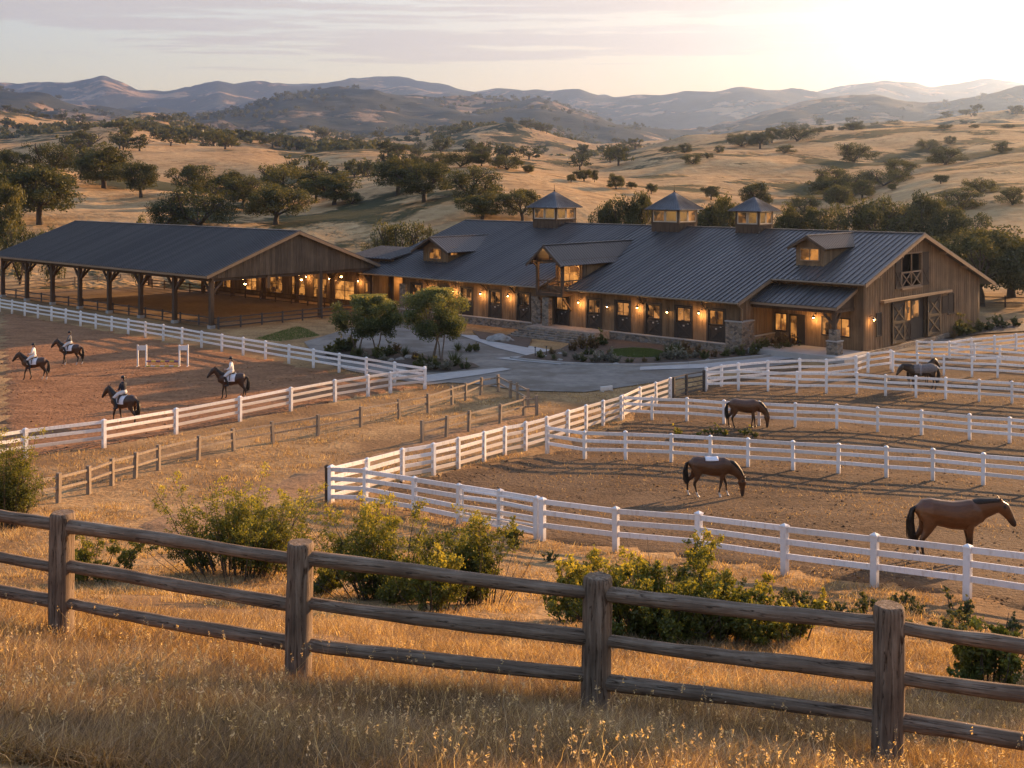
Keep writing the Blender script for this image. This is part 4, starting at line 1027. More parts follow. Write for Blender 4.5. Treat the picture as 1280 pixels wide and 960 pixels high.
# dark gate in the paddock corner
gp = P((842, 499.5), (858, 495), (880, 490.5))
fence('pipe_gate', 'dark brown rail gate between the white paddock fences', gp, 1.42, (.16, .36, .56, .76, .95), .14, .05, .06, 'dark_rail', None, False)
# panel gate near the double post
mb = MB(); a, b = ghit(579, 656), ghit(667, 672)
gt = empty('panel_gate', a, 0, 'pale five bar gate beside the double white post', 'gate')
for k in range(5): mb = MB(); z = .2+.25*k; mb.bar((0, -.14, z), Vector((b.x-a.x, b.y-a.y-.14, b.z-a.z+z)), .04, .06); mb.build('bar', M['white_paint'], gt)
for t in (0, .5, 1): mb = MB(); q = (b-a)*t; mb.bar((q.x, q.y-.14, q.z+.14), (q.x, q.y-.14, q.z+1.26), .05, .05); mb.build('upright', M['white_paint'], gt)
LW = 'weathered low rail fences in the dry field'
fence('low_rail_fence', 'long weathered rail fence running below the riding arena to a corner near the driveway', P((30, 636), (73, 629), (111, 618), (140, 607), (169, 598), (198, 588), (248, 575), (292, 564), (341, 555), (397, 545), (451, 534), (499, 524), (535, 516), (565, 506), (582, 501), (601, 494), (623, 490), (638, 498), (647, 501), (660, 509)),
      1.12, (.5, .88), .15, .07, .09, 'low_fence_wood', LW, False, jit=.04)
fence('low_rail_fence', 'short weathered rail fence returning left beside the white paddock fence', P((671, 519), (655, 520), (625, 530), (586, 540), (558, 547), (528, 554)), 1.12, (.5, .88), .15, .07, .09, 'low_fence_wood', LW, False, jit=.04)
fence('pasture_fence', 'brown rail fence under the oaks right of the barn gable', settle([Vector((x, y, 0)) for x, y in ((50, 128), (54, 127), (58, 126), (62, 125.5), (66, 125), (72, 124))]), 1.3, (.4, .85), .16, .07, .1, 'timber', None, False, jit=.02)
# foreground log fence
def logpost(name, o, par, h, r, seed):
    q = random.Random(seed); mb = MB(); n = 14; vs = []; zs = [-.3, .1, .4, .7, 1.0, h-.05, h-.01, h]
    ph = [q.uniform(-.09, .09) for _ in range(n)]
    for i, z in enumerate(zs):
        rr = r*(1.04-.05*i/len(zs)) if i < 6 else r*(.97 if i == 6 else .88)
        for k in range(n):
            t = 2*math.pi*k/n; e = rr*(1+ph[k]+q.uniform(-.02, .02)); vs.append((e*math.cos(t)+.012*math.sin(z*2+seed), e*math.sin(t), z))
    fs = [(i*n+k, i*n+(k+1) % n, (i+1)*n+(k+1) % n, (i+1)*n+k) for i in range(len(zs)-1) for k in range(n)]
    mb.add(vs, fs, 0, True); mb.add(vs[-n:], [tuple(range(n))]); ob = mb.build(name, M['log_post'], par); ob.location = o; return ob
lp = [(-8.4, 14.0), (-5.0, 12.9), (-2.13, 11.6), (.82, 11.25), (3.29, 10.15), (6.0, 9.3)]
tops = [9.98, 9.85, 9.92, 9.7, 9.82, 9.72]
lf_ = empty('log_fence', (lp[0][0], lp[0][1], 0), 0, 'weathered round log fence with three rails across the foreground grass', 'fence')
O_ = Vector((lp[0][0], lp[0][1], 0))
for i, ((x, y), t) in enumerate(zip(lp, tops)):
    z0 = g(x, y); logpost('post', Vector((x, y, z0))-O_, lf_, t-z0, .135, 3+i*7)
for i in range(5):
    a = Vector((*lp[i], tops[i])); b = Vector((*lp[i+1], tops[i+1])); d = (b-a)
    for k, dz in enumerate((.165, .60, 1.0)):
        me = MB(); pts = []; rs = []
        L_ = d.length; q = random.Random(i*11+k)
        for s in range(11):
            t = s/10; p = Vector((t*L_, q.uniform(-.006, .006), .02*math.sin(t*3+i+k)+q.uniform(-.005, .005))); pts.append(p); rs.append(.068+.012*math.sin(i+2.1*k)*(1-2*t)+q.uniform(-.004, .004))
        me.path(pts, rs, 12)
        r = me.build('rail', M['log_rail'], lf_); p0 = a-Vector((0, 0, dz))-O_; dd = Vector((d.x, d.y, d.z+q.uniform(-.04, .02)))
        r.location = p0; r.rotation_euler = dd.to_track_quat('X', 'Z').to_euler()
mb = MB()

# ------------------------------------------------------------------ foliage
def leaves(name, cen, size, m, var, seed=1, asp=.55):
    q = np.random.default_rng(seed); n = len(cen)
    a = q.normal(size=(n, 3)); a /= np.linalg.norm(a, axis=1)[:, None]
    b = np.cross(a, q.normal(size=(n, 3))); b /= np.linalg.norm(b, axis=1)[:, None]+1e-9
    s = (size*q.uniform(.65, 1.35, n))[:, None]
    V = np.stack([cen-a*s, cen+b*s*asp, cen+a*s, cen-b*s*asp], 1).reshape(-1, 3)
    me = npmesh(name, V, np.arange(4*n).reshape(n, 4), np.repeat(var, 4)); me.materials.append(M[m]); return me
def limb(mb, p, d, L, r, depth, tips, q, spread=.7, up=.25):
    """recursive limbs"""
    pts = [p]; rs = [r]; cur_ = Vector(p); dd = Vector(d).normalized()
    for i in range(3):
        dd = (dd+Vector((q.uniform(-.2, .2), q.uniform(-.2, .2), q.uniform(-.1, .2)))).normalized()
        cur_ = cur_+dd*L/3; pts.append(cur_.copy()); rs.append(r*(1-.14*(i+1)))
    mb.path(pts, rs, 6 if depth > 1 else 5)
    if depth == 0: tips.append((cur_, L)); return
    tips.append((pts[2], L*.6))
    for k in range(q.choice((2, 3, 3))):
        nd_ = (dd+Vector((q.uniform(-1, 1), q.uniform(-1, 1), q.uniform(-.4, .7)))*spread).normalized(); nd_.z += up*.3
        limb(mb, cur_, nd_, L*q.uniform(.62, .82), r*.56, depth-1, tips, q, spread, up)
def oak_data(seed, nleaf, wide=1.0, lsize=.017, clumps=60, bush=False, leafm='oak_leaf'):
    """unit-height oak: meshes for trunk and crown"""
    q = random.Random(seed); n = np.random.default_rng(seed)
    mb = MB(); tips = []
    th = .05 if bush else q.uniform(.16, .24)
    mb.path([(0, 0, -.03), (q.uniform(-.01, .01), 0, th*.5), (q.uniform(-.02, .02), q.uniform(-.02, .02), th)], [.042, .033, .03], 8)
    k = q.choice((4, 5))
    for i in range(k):
        t = 2*math.pi*(i+q.uniform(-.25, .25))/k
        limb(mb, Vector((0, 0, th-.01)), Vector((math.cos(t)*wide, math.sin(t)*wide, q.uniform(.55, 1.25))), q.uniform(.2, .27), .021, 2, tips, q)
    tips = [(t, l) for t, l in tips]
    arr = np.array([list(t) for t, l in tips]); zmax = np.percentile(arr[:, 2], 95)
    # clumps: the limb tips and a dome over them
    mb_r = np.percentile(np.linalg.norm(arr[:, :2], axis=1), 85); z0 = .05 if bush else th*.75
    cl = []
    for i in range(clumps):
        if i % 3 == 0:
            t = arr[n.integers(len(arr))].copy()+n.normal(scale=.03, size=3)
        else:
            a = n.uniform(0, 6.2832); u_ = n.uniform(-.75, 1); rr_ = (1-abs(u_)**(3.2 if u_ < 0 else 2.0))**.6*n.uniform(.55, 1.0)
            lump = 1+.22*math.sin(2*a+seed)+.14*math.sin(3*a+2.3*seed)
            t = np.array([math.cos(a)*rr_*mb_r*lump, math.sin(a)*rr_*mb_r*lump, z0+(zmax-z0)*(.45+.55*u_*n.uniform(.8, 1.08))])
        t[2] = max(t[2], z0); cl.append(t)
    cl = np.array(cl); cr = n.uniform(.06, .125, len(cl))
    w = cr**2; w /= w.sum(); idx = n.choice(len(cl), nleaf, p=w)
    off = n.normal(size=(nleaf, 3)); off /= np.linalg.norm(off, axis=1)[:, None]; rr = n.uniform(.1, 1, nleaf)**.45
    cen = cl[idx]+off*(rr*cr[idx])[:, None]*np.array([1.15, 1.15, .8])
    top = cen[:, 2].max(); tone = n.uniform(-.2, .2, len(cl))[idx]
    var = np.clip(.42+tone+.22*n.normal(size=nleaf)*.8, 0, 1)
    s = .985/top
    cm = leaves('crown', cen*s, lsize, leafm, var, seed)
    for v in mb.v: pass
    mb.v = [(x*s, y*s, z*s) for x, y, z in mb.v]
    tm = mb.mesh('trunk'); tm.materials.append(M['bark'])
    wid = np.percentile(np.abs(cen[:, :2]*s), 97)*2
    return tm, cm, wid
OAKS = [oak_data(100+i, 12000, 1.0+.12*(i % 3), .0175, 74+6*i) for i in range(6)]
BUSH = [oak_data(300+i, 3600, 1.0, .024, 40, True) for i in range(3)]
ROUND = [oak_data(700+i, 7000, 1.0, .02, 60, True) for i in range(3)]
FAR = []
for i in range(4):
    tm, cm, wd = oak_data(500+i, 900, 1.1, .05, 34)
    bm = bmesh.new(); bm.from_mesh(cm); bm.from_mesh(tm)
    me = cm; nv = len(cm.polygons); bm.to_mesh(me); bm.free(); me.materials.append(M['bark'])
    mi = np.zeros(len(me.polygons), np.int32); mi[nv:] = 1; me.polygons.foreach_set('material_index', mi); FAR.append((me, wd))
protos = {}
def tree(name, p, h, w, var, label, cat, group=None, lib=OAKS):
    tm, cm, wd = lib[var % len(lib)]
    r = empty(name, p, rnd.uniform(0, 6.28), label, cat, group); s = w/wd; r.scale = (s, s, h)
    t = link('trunk', tm, r); c = link('crown', cm, r); return r
# photo columns: x, top, base, width, kind, label
G1 = 'oaks on the golden slope behind the covered arena'; G2 = 'oaks behind the barn roof'; G3 = 'oaks beside the barn gable'; G4 = 'oaks dotted on the right hill'
TREES = [
 (12, 187, 219, 40, 0, 'dark oak at the left edge, on the crest above the other left oaks', G1),
 (64, 180, 221, 54, 1, 'wide dark oak on the left crest, left of the tallest crest oak', G1),
 (130, 183, 236, 62, 2, 'tallest round oak on the left crest with its trunk on open golden grass', G1),
 (176, 203, 247, 44, 3, 'smaller single oak right of the tallest crest oak', G1),
 (50, 210, 282, 78, 4, 'big loose crowned oak standing just behind the left end of the arena roof', G1),
 (18, 206, 275, 50, 5, 'dark oak half hidden behind the big loose crowned oak at the left edge', G1),
 (6, 226, 312, 44, 0, 'olive oak cut by the left edge above the arena eave', G1),
 (240, 208, 252, 46, 1, 'dark dense oak behind the wide spreading oak above the arena roof', G1),
 (284, 214, 249, 44, 2, 'dark oak between two spreading oaks above the arena ridge', G1),
 (249, 230, 284, 76, 3, 'wide spreading oak with visible limbs right above the middle of the arena ridge', G1),
 (206, 254, 284, 46, 4, 'low dark oak touching the left of the wide spreading oak on the arena ridge', G1),
 (304, 220, 261, 42, 5, 'medium oak left of the spreading oak near the arena gable', G1),
 (345, 231, 281, 64, 0, 'spreading oak with bare lower limbs on the grass above the arena gable', G1),
 (362, 206, 254, 70, 1, 'broad dark oak behind the spreading oak above the arena gable', G1),
 (395, 214, 252, 40, 4, 'dark oak in the middle of the clump above the arena gable', G1),
 (418, 215, 256, 52, 2, 'low wide dark oak at the right end of the clump above the arena gable', G1),
 (440, 239, 256, 24, 3, 'small round oak on the grass at the foot of the dark clump', G1),
 (497, 197, 244, 52, 4, 'left oak of the grove on the rise above the breezeway', G2),
 (530, 204, 253, 58, 5, 'middle oak of the grove on the rise, its trunk in front of shaded grass', G2),
 (512, 200, 238, 44, 0, 'back oak of the grove on the rise, between its two neighbours', G2),
 (592, 209, 254, 62, 1, 'wide oak on the slope above the left end of the barn ridge', G2),
 (603, 240, 274, 44, 2, 'low dark oak touching the left end of the barn ridge', G2),
 (576, 188, 209, 34, 3, 'dark oak on the skyline of the near rise', G2),
 (547, 191, 211, 36, 4, 'oak on the skyline left of the dark skyline oak', G2),
 (602, 192, 208, 20, 5, 'small round oak on the skyline of the near rise', G2),
 (634, 192, 213, 38, 0, 'flat topped oak at the right end of the near rise', G2),
 (653, 239, 278, 46, 1, 'dark oak behind the left cupola', G2),
 (770, 217, 237, 18, 2, 'upright oak between the left and middle cupolas on the crest', G2),
 (814, 229, 243, 12, 3, 'small cone shaped oak just above the middle cupola', G2),
 (789, 227, 236, 11, 4, 'tiny round oak on the crest right of the upright one', G2),
 (730, 212, 227, 18, 5, 'round oak on the crest above the barn ridge, left of a pair', G2),
 (714, 217, 228, 10, 0, 'small oak on the crest right above the left cupola', G2),
 (743, 213, 228, 9, 1, 'slim oak on the crest right of the round one', G2),
 (661, 206, 217, 13, 2, 'round oak at the top of the golden slope above the left cupola', G2),
 (782, 248, 284, 46, 3, 'dark oak behind the barn ridge left of the middle cupola', G2),
 (757, 256, 284, 30, 4, 'low oak behind the barn ridge midway between two cupolas', G2),
 (803, 244, 284, 30, 1, 'oak hidden half behind the middle cupola', G2),
 (902, 246, 288, 44, 5, 'loose oak behind the ridge between the middle and right cupolas', G2),
 (882, 258, 288, 30, 2, 'low oak right beside the middle cupola', G2),
 (944, 229, 262, 32, 0, 'oak rising above the right cupola roof', G2),
 (889, 234, 251, 20, 1, 'small spreading oak on the slope between the middle and right cupolas', G2),
 (985, 256, 290, 40, 2, 'dark oak right of the right cupola behind the ridge', G2),
 (1004, 242, 266, 32, 3, 'thin crowned oak above the ridge right of the right cupola', G2),
 (1043, 257, 294, 50, 4, 'wide low oak behind the ridge above the right dormer', G2),
 (1014, 262, 292, 34, 1, 'low oak behind the ridge left of the right dormer', G2),
 (1096, 248, 304, 66, 5, 'large dark oak behind the ridge left of the gable peak', G2),
 (1130, 258, 306, 50, 2, 'oak directly behind the gable peak', G2),
 (1158, 243, 304, 46, 0, 'tall oak just right of the gable peak', G3),
 (1192, 262, 330, 60, 1, 'oak right of the gable peak, above the rake', G3),
 (1198, 237, 264, 46, 2, 'dark dense oak on the slope right of the gable peak', G4),
 (1226, 221, 241, 34, 3, 'umbrella shaped oak high on the right slope', G4),
 (1266, 233, 256, 30, 4, 'round dark oak on the slope near the right edge', G4),
 (1176, 218, 230, 15, 5, 'small dark oak on the near spur of the right hill', G4),
 (1115, 229, 238, 11, 0, 'tiny round oak on the spur above the ridge', G4),
 (1067, 179, 203, 42, 1, 'wide oak at the top of the wooded gully on the right hill', G4),
 (1040, 208, 232, 38, 2, 'upper oak of the wooded gully above the ridge', G4),
 (1060, 214, 246, 44, 3, 'middle oak of the wooded gully above the ridge', G4),
 (1032, 222, 250, 36, 4, 'left oak of the wooded gully above the ridge', G4),
 (1048, 232, 262, 38, 5, 'lowest oak of the wooded gully above the ridge', G4),
 (1078, 226, 250, 30, 1, 'right lower oak of the wooded gully', G4),
 (1105, 210, 233, 54, 0, 'oak right of the wooded gully, lower one', G4),
 (1124, 198, 223, 36, 1, 'oak right of the wooded gully, upper one', G4),
 (1182, 184, 206, 40, 2, 'broad oak in the hollow of the sunny right hill', G4),
 (1160, 174, 188, 26, 3, 'low wide oak above the hollow of the right hill', G4),
 (1188, 170, 180, 14, 4, 'small oak below the skyline of the right hill', G4),
 (1252, 177, 191, 20, 5, 'round oak on the right hill near the right edge', G4),
 (997, 157, 177, 36, 0, 'broad oak on the left shoulder of the right hill skyline', G4),
 (965, 162, 180, 22, 1, 'oak left of the broad skyline oak', G4),
 (1066, 153, 163, 22, 2, 'umbrella shaped oak standing on the skyline of the right hill', G4),
 (1052, 158, 163, 9, 3, 'tiny oak left of the umbrella shaped skyline oak', G4),
 (1038, 157, 163, 10, 4, 'small oak on the skyline two left of the umbrella one', G4),
 (1024, 159, 166, 11, 5, 'small oak on the skyline next to the broad skyline oak', G4),
 (1181, 155, 161, 15, 0, 'flat oak on the skyline of the right hill', G4),
 (1219, 155, 160, 11, 1, 'low oak on the skyline right of the flat one', G4),
 (1261, 155, 160, 13, 2, 'low oak on the skyline near the sun', G4),
 (927, 166, 184, 36, 3, 'wide dark oak on the left end of the right hill', G4),
 (950, 165, 186, 26, 4, 'dark oak beside the wide one on the left end of the right hill', G4),
 (856, 179, 191, 17, 5, 'round oak on the lower left end of the right hill', G4),
 (835, 182, 191, 18, 0, 'oak left of the round one at the foot of the right hill', G4),
 (866, 193, 206, 24, 1, 'dark oak in the valley left of the right hill', G4),
 (899, 182, 191, 12, 2, 'small oak on the slope below the wide dark oak', G4),
 (884, 190, 198, 14, 3, 'small dark oak in the fold of the right hill', G4),
 (981, 181, 192, 20, 5, 'round bush like oak alone on the slope under the broad skyline oak', G4),
]
for x, t, b, w, k, lab, gr in TREES:
    if b >= 283 and 600 < x < 1140 or b >= 300: p = hat(x, {True: 165, False: 165}[True])
    else: p = hhit(x, b)
    h = (b-t)/F*p.y
    if b >= 283 and 600 < x < 1140 or b >= 300: h = (HC-(t-HZ)/F*p.y)-p.z
    tree('oak_tree', p-Vector((0, 0, .15)), h*1.1, w/F*p.y*1.14, k, lab, 'oak', gr, OAKS if w < 1.3*(b-t) else ROUND)
for i, (x, t, Yd, wpx, lab) in enumerate(((1226, 282, 128, 84, 'large golden rimmed oak standing right behind the barn gable corner'), (1264, 280, 138, 88, 'large oak at the right edge beyond the brown pasture fence'),
        (1206, 300, 142, 56, 'oak filling the gap between the gable and the large right oaks'), (1300, 290, 126, 80, 'oak cut by the right edge near the white fences'))):
    p = hat(x, Yd) if Yd > 149 else Vector(((x-640)/F*Yd, Yd, 0)); tree('oak_tree', p, HC-(t-HZ)/F*Yd, wpx/F*Yd*1.3, i+1, lab, 'oak', G3)
# shrubs on the slope
for x, t, b, w, lab in ((176, 262, 284, 28, 'low green bush left of the dark oak on the arena ridge'), (25, 276, 318, 40, 'olive bush at the left end of the arena roof'), (498, 270, 318, 60, 'olive bushy tree between the arena gable and the barn roof'),
        (478, 288, 318, 44, 'darker bush left of the olive bushy tree by the breezeway'), (66, 279, 300, 40, 'low bush just above the left corner of the arena roof'), (536, 275, 300, 30, 'bush half hidden by the left end of the barn ridge')):
    p = hat(x, 152.); tree('hill_shrub', p-Vector((0, 0, .1)), (HC-(t-HZ)/F*p.y)-p.z, w/F*p.y, int(x), lab, 'bush', 'bushes behind the roofs', BUSH)
# far oaks dotted over the hills
q = np.random.default_rng(21); px = q.uniform(-30, 1310, 9000); Yd = 330*np.exp(q.uniform(0, 1, 9000)**.9*math.log(3200/330)); Xd = (px-640)/F*Yd
k_ = (fbm(Xd/140, Yd/200, 2, 91) > -.02) & ~((px > 780) & (Yd < 900)) & ~((px > 560) & (Yd < 450)) & (q.uniform(0, 1, 9000) < np.clip(Yd/900, .3, 1))
px, Yd, Xd = px[k_], Yd[k_], Xd[k_]; zd, ok = hsee(px, Yd); px, Yd, Xd, zd = px[ok], Yd[ok], Xd[ok], zd[ok]
for i in range(min(290, len(px))):
    h = rnd.uniform(5, 9)*(1+Yd[i]/4000); me, wd = FAR[i % 4]
    o = link('far_oak', me); o.location = (Xd[i], Yd[i], zd[i]-.3); s = h*rnd.uniform(1.0, 1.6)/wd; o.scale = (s, s, h); o.rotation_euler = (0, 0, rnd.uniform(0, 6.28))
    tag(o, 'small dark oak dotted on the distant golden hills', 'oak', 'distant oaks on the golden hills')
# the woods in the folds of the hills, too many to count
q = np.random.default_rng(22); px = q.uniform(-80, 1360, 16000); Yd = 700*np.exp(q.uniform(0, 1, 16000)**.8*math.log(4600/700)); Xd = (px-640)/F*Yd
k_ = (fbm(Xd/260, Yd/420, 3, 31) > .08) & (px < 900)
px, Yd, Xd = px[k_], Yd[k_], Xd[k_]; zd, ok = hsee(px, Yd); pts = np.stack([Xd, Yd, zd], -1)[ok][:5200]
q = np.random.default_rng(5); A = pts; hh = q.uniform(3.5, 7, len(A))*(1+A[:, 1]/3500)
k = 30; off = q.normal(size=(len(A), k, 3)); off /= np.linalg.norm(off, axis=2)[..., None]; off *= q.uniform(.4, 1, (len(A), k, 1))
cen = A[:, None, :]+np.array([0, 0, .5])*hh[:, None, None]+off*hh[:, None, None]*np.array([.62, .62, .42])
n_ = len(A)*k; me = leaves('far_woods', cen.reshape(-1, 3), np.repeat(hh*.2, k), 'oak_leaf', np.clip(np.repeat(q.uniform(.2, .6, len(A)), k)+q.normal(size=n_)*.12, 0, 1), 8, .8)
tag(link('far_woods', me), kind='stuff')
# ------------------------------------------------------------------ bodies: tubes joined into one skin
def skin(name, tubes, balls=(), vox=.025, smooth=6):
    """tubes: lists of (x, y, z, ry, rz) or (x, y, z, r); one continuous remeshed surface"""
    bm = bmesh.new(); n = 14
    for tb in tubes:
        pts = [Vector(t[:3]) for t in tb]; m = len(pts); prev = []
        for i, t in enumerate(tb):
            d = (pts[min(i+1, m-1)]-pts[max(i-1, 0)]).normalized()
            side = Vector((0, 1, 0)) if abs(d.y) < .8 else Vector((1, 0, 0))
            up = side.cross(d).normalized(); side = d.cross(up).normalized()
            ra, rb = (t[3], t[4]) if len(t) > 4 else (t[3], t[3])
            ring = [bm.verts.new(pts[i]+side*math.cos(2*math.pi*k/n)*ra+up*math.sin(2*math.pi*k/n)*rb) for k in range(n)]
            if prev:
                for k in range(n): bm.faces.new((prev[k], prev[(k+1) % n], ring[(k+1) % n], ring[k]))
            else: first = ring
            prev = ring
        for ring, s in ((first, -1), (prev, 1)):
            i = 0 if s < 0 else m-1; d = (pts[1]-pts[0]).normalized()*-1 if s < 0 else (pts[-1]-pts[-2]).normalized()
            r = tb[i][3] if len(tb[i]) <= 4 else min(tb[i][3:5])
            c = sum((v.co for v in ring), Vector())/n; mid = [bm.verts.new(c+(v.co-c)*.7+d*r*.55) for v in ring]; tip = bm.verts.new(c+d*r*.8)
            for k in range(n):
                a, b = (ring[k], ring[(k+1) % n]); e, f = mid[k], mid[(k+1) % n]
                bm.faces.new((a, b, f, e) if s > 0 else (b, a, e, f)); bm.faces.new((e, f, tip) if s > 0 else (f, e, tip))
    for c, rx, ry, rz in balls:
        bmesh.ops.create_icosphere(bm, subdivisions=2, radius=1, matrix=Matrix.Translation(c) @ Matrix.Diagonal((rx, ry, rz, 1)))
    bmesh.ops.recalc_face_normals(bm, faces=bm.faces)
    me = bpy.data.meshes.new(name+'_source'); bm.to_mesh(me); bm.free()
    ob = bpy.data.objects.new('source', me); C.objects.link(ob)
    r = ob.modifiers.new('r', 'REMESH'); r.mode = 'VOXEL'; r.voxel_size = vox
    s_ = ob.modifiers.new('s', 'SMOOTH'); s_.iterations = smooth; s_.factor = .5
    dg = bpy.context.evaluated_depsgraph_get(); dg.update()
    out = bpy.data.meshes.new_from_object(ob.evaluated_get(dg)); out.name = name
    bpy.data.objects.remove(ob); bpy.data.meshes.remove(me)
    out.polygons.foreach_set('use_smooth', np.ones(len(out.polygons), bool)); return out
def paint(me, fn):
    n = len(me.vertices); co = np.zeros(n*3, np.float32); me.vertices.foreach_get('co', co); col = fn(co.reshape(-1, 3))
    a = me.color_attributes.new('coat', 'FLOAT_COLOR', 'POINT'); a.data.foreach_set('color', np.concatenate([col, np.ones((n, 1))], 1).astype(np.float32).ravel())
m, nt, N, L = mat('coat'); a = N.new('ShaderNodeAttribute'); a.attribute_name = 'coat'
nn = noise(N, L, mapping(N, L, coord(N), (5, 12, 12)), 1.5, 5); col = mixc(N, L, 1, a.outputs['Color'], ramp(N, L, nn, [(.3, (.75, .75, .75)), (.7, (1.25, 1.22, 1.2))]), 'MULTIPLY')
finish(N, L, col, .42, 0, nn, .1, .01, .5); M['coat'] = m
simple('hair_black', (.018, .013, .01), .6, .3, 20, bump=.5)
simple('leather', (.035, .022, .014), .5, .3, 10)
simple('saddle_cloth', (.72, .71, .74), .8, .06, 12)
simple('shirt_white', (.78, .75, .72), .85, .05, 10)
simple('coat_navy', (.018, .02, .03), .8, .2, 10)
simple('vest_grey', (.10, .11, .125), .8, .2, 10)
simple('breeches', (.62, .58, .55), .85, .06, 10)
simple('boot_black', (.012, .012, .013), .35, .2, 10)
simple('skin_tone', (.48, .28, .2), .6, .08, 20)
simple('horse_rug', (.13, .12, .12), .85, .2, 12)
simple('strap_grey', (.3, .3, .33), .7, .1, 12)

def horse(name, loc, rz, scale, pose, coat, legc, label, group=None, gait=0, saddle=True, rug=False, socks=(), dup=None):
    root = empty(name, loc, rz, label, 'horse', group); root.scale = (scale,)*3
    trunk = [(-.80, 0, 1.30, .11, .13), (-.72, 0, 1.29, .22, .26), (-.52, 0, 1.26, .285, .325), (-.25, 0, 1.215, .285, .325), (.05, 0, 1.165, .305, .345), (.30, 0, 1.165, .285, .36), (.50, 0, 1.19, .24, .37), (.66, 0, 1.17, .185, .29), (.77, 0, 1.13, .11, .17)]
    if pose == 'up': nk = [(.48, 0, 1.22, .17, .32), (.69, 0, 1.42, .135, .25), (.88, 0, 1.63, .11, .195), (1.02, 0, 1.80, .092, .15)]; hd = [(1.0, 0, 1.82, .095, .14), (1.13, 0, 1.71, .112, .165), (1.29, 0, 1.54, .08, .112), (1.42, 0, 1.37, .066, .082), (1.46, 0, 1.31, .055, .065)]; poll = Vector((1.02, 0, 1.94))
    elif pose == 'down': nk = [(.48, 0, 1.2, .17, .33), (.76, 0, 1.15, .14, .27), (1.0, 0, .96, .105, .185), (1.17, 0, .72, .08, .125)]; hd = [(1.15, 0, .76, .085, .12), (1.17, 0, .60, .11, .17), (1.185, 0, .38, .075, .1), (1.18, 0, .17, .062, .078), (1.175, 0, .09, .055, .065)]; poll = Vector((1.25, 0, .80))
    else: nk = [(.48, 0, 1.22, .17, .33), (.75, 0, 1.32, .14, .26), (1.0, 0, 1.38, .115, .205), (1.2, 0, 1.42, .095, .155)]; hd = [(1.17, 0, 1.43, .095, .14), (1.29, 0, 1.34, .112, .165), (1.42, 0, 1.16, .082, .115), (1.52, 0, .99, .068, .085), (1.55, 0, .93, .055, .065)]; poll = Vector((1.21, 0, 1.555))
    tb = [trunk, nk, hd]
    for s in (-1, 1):
        f = gait*s*.16; h = -gait*s*.17; lf = .10*abs(gait) if s*gait < 0 else 0
        tb.append([(.40, s*.13, 1.1, .09, .16), (.43+f*.2, s*.15, .90, .075, .1), (.44+f*.5, s*.15, .70, .058, .068), (.46+f*.8, s*.15, .53, .05, .056), (.445+f, s*.15, .36, .035, .037), (.44+f*1.15, s*.15, .19+lf*.4, .04, .043), (.47+f*1.2, s*.15, .11+lf*.5, .036, .036), (.50+f*1.2, s*.15, .045+lf*.5, .055, .055), (.505+f*1.2, s*.15, .0+lf*.5, .06, .062)])
        tb.append([(-.54, s*.13, 1.18, .13, .25), (-.55+h*.25, s*.155, .96, .105, .17), (-.63+h*.5, s*.155, .78, .07, .1), (-.755+h*.75, s*.155, .60, .05, .065), (-.77+h*.8, s*.155, .53, .046, .06), (-.745+h*.95, s*.155, .36, .036, .039), (-.72+h*1.05, s*.155, .19, .042, .044), (-.685+h*1.1, s*.155, .11, .036, .036), (-.655+h*1.1, s*.155, .045, .055, .055), (-.65+h*1.1, s*.155, .0, .06, .062)])
    hv = (Vector(hd[2][:3])-Vector(hd[0][:3])).normalized()
    for s in (-1, 1):
        e = poll+Vector((0, s*.06, 0)); back = Vector((nk[2][0]-nk[3][0], 0, nk[2][2]-nk[3][2])).normalized()
        updir = -hv*.8+Vector((0, s*.25, .25 if pose != 'down' else .05))
        tb.append([(*(e-updir*.08), .035, .03), (*(e+updir*.06), .032, .022), (*(e+updir*.15), .008, .008)])
    if dup is None:
        me = skin('body', tb, (), .024, 5); me.materials.append(M['coat'])
        eye = Vector(hd[1][:3])-hv*.03
        def fn(co):
            z = co[:, 2]; x = co[:, 0]; c = np.tile(np.array(coat), (len(co), 1)); leg = x < (.75 if pose != 'down' else .70)
            k = np.clip((.82-z)/.28, 0, 1)*leg; c = c*(1-k[:, None])+np.array(legc)*k[:, None]
            bl = np.clip((z-1.25)*.5, 0, .25)[:, None]; c = c*(1-bl)+np.array(coat)*.7*bl
            for (fx, sy) in socks:
                w = (np.abs(x-fx) < .36) & (co[:, 1]*sy > 0) & (z < .24) & (z > .07) & leg; c[w] = (.6, .56, .52)
            hoof = (z < .06) & leg; c[hoof] = (.05, .04, .035)
            mz = Vector(hd[3][:3]); dm = np.linalg.norm(co-np.array(mz), axis=1); k = np.clip((.2-dm)/.1, 0, .85)[:, None]; c = c*(1-k)+np.array((.025, .018, .016))*k
            for s in (-1, 1):
                de = np.linalg.norm(co-np.array(eye+Vector((.02, s*.09, .03))), axis=1); c[de < .04] = (.01, .008, .006)
            return c
        paint(me, fn)
    else: me = dup['body']
    b = link('body', me, root)
    # tail and mane
    if dup is None:
        q = random.Random(5); mb = MB()
        for i in range(90):
            a = q.uniform(0, 6.28); r = q.uniform(0, .085); y, x = r*math.sin(a), r*math.cos(a); ln = q.uniform(.75, 1.0)
            mb.path([(-.80, y*.3, 1.40), (-.93+x*.5, y*.8, 1.30), (-.98+x, y*1.2, 1.0), (-.96+x*1.2, y*1.3, 1.4-.75*ln), (-.93+x*1.2, y*1.2, 1.35-ln*.92)], [.016, .017, .015, .011, .003], 5)
        tm = mb.mesh('tail'); tm.materials.append(M['hair_black'])
        mt = []; q = random.Random(8)
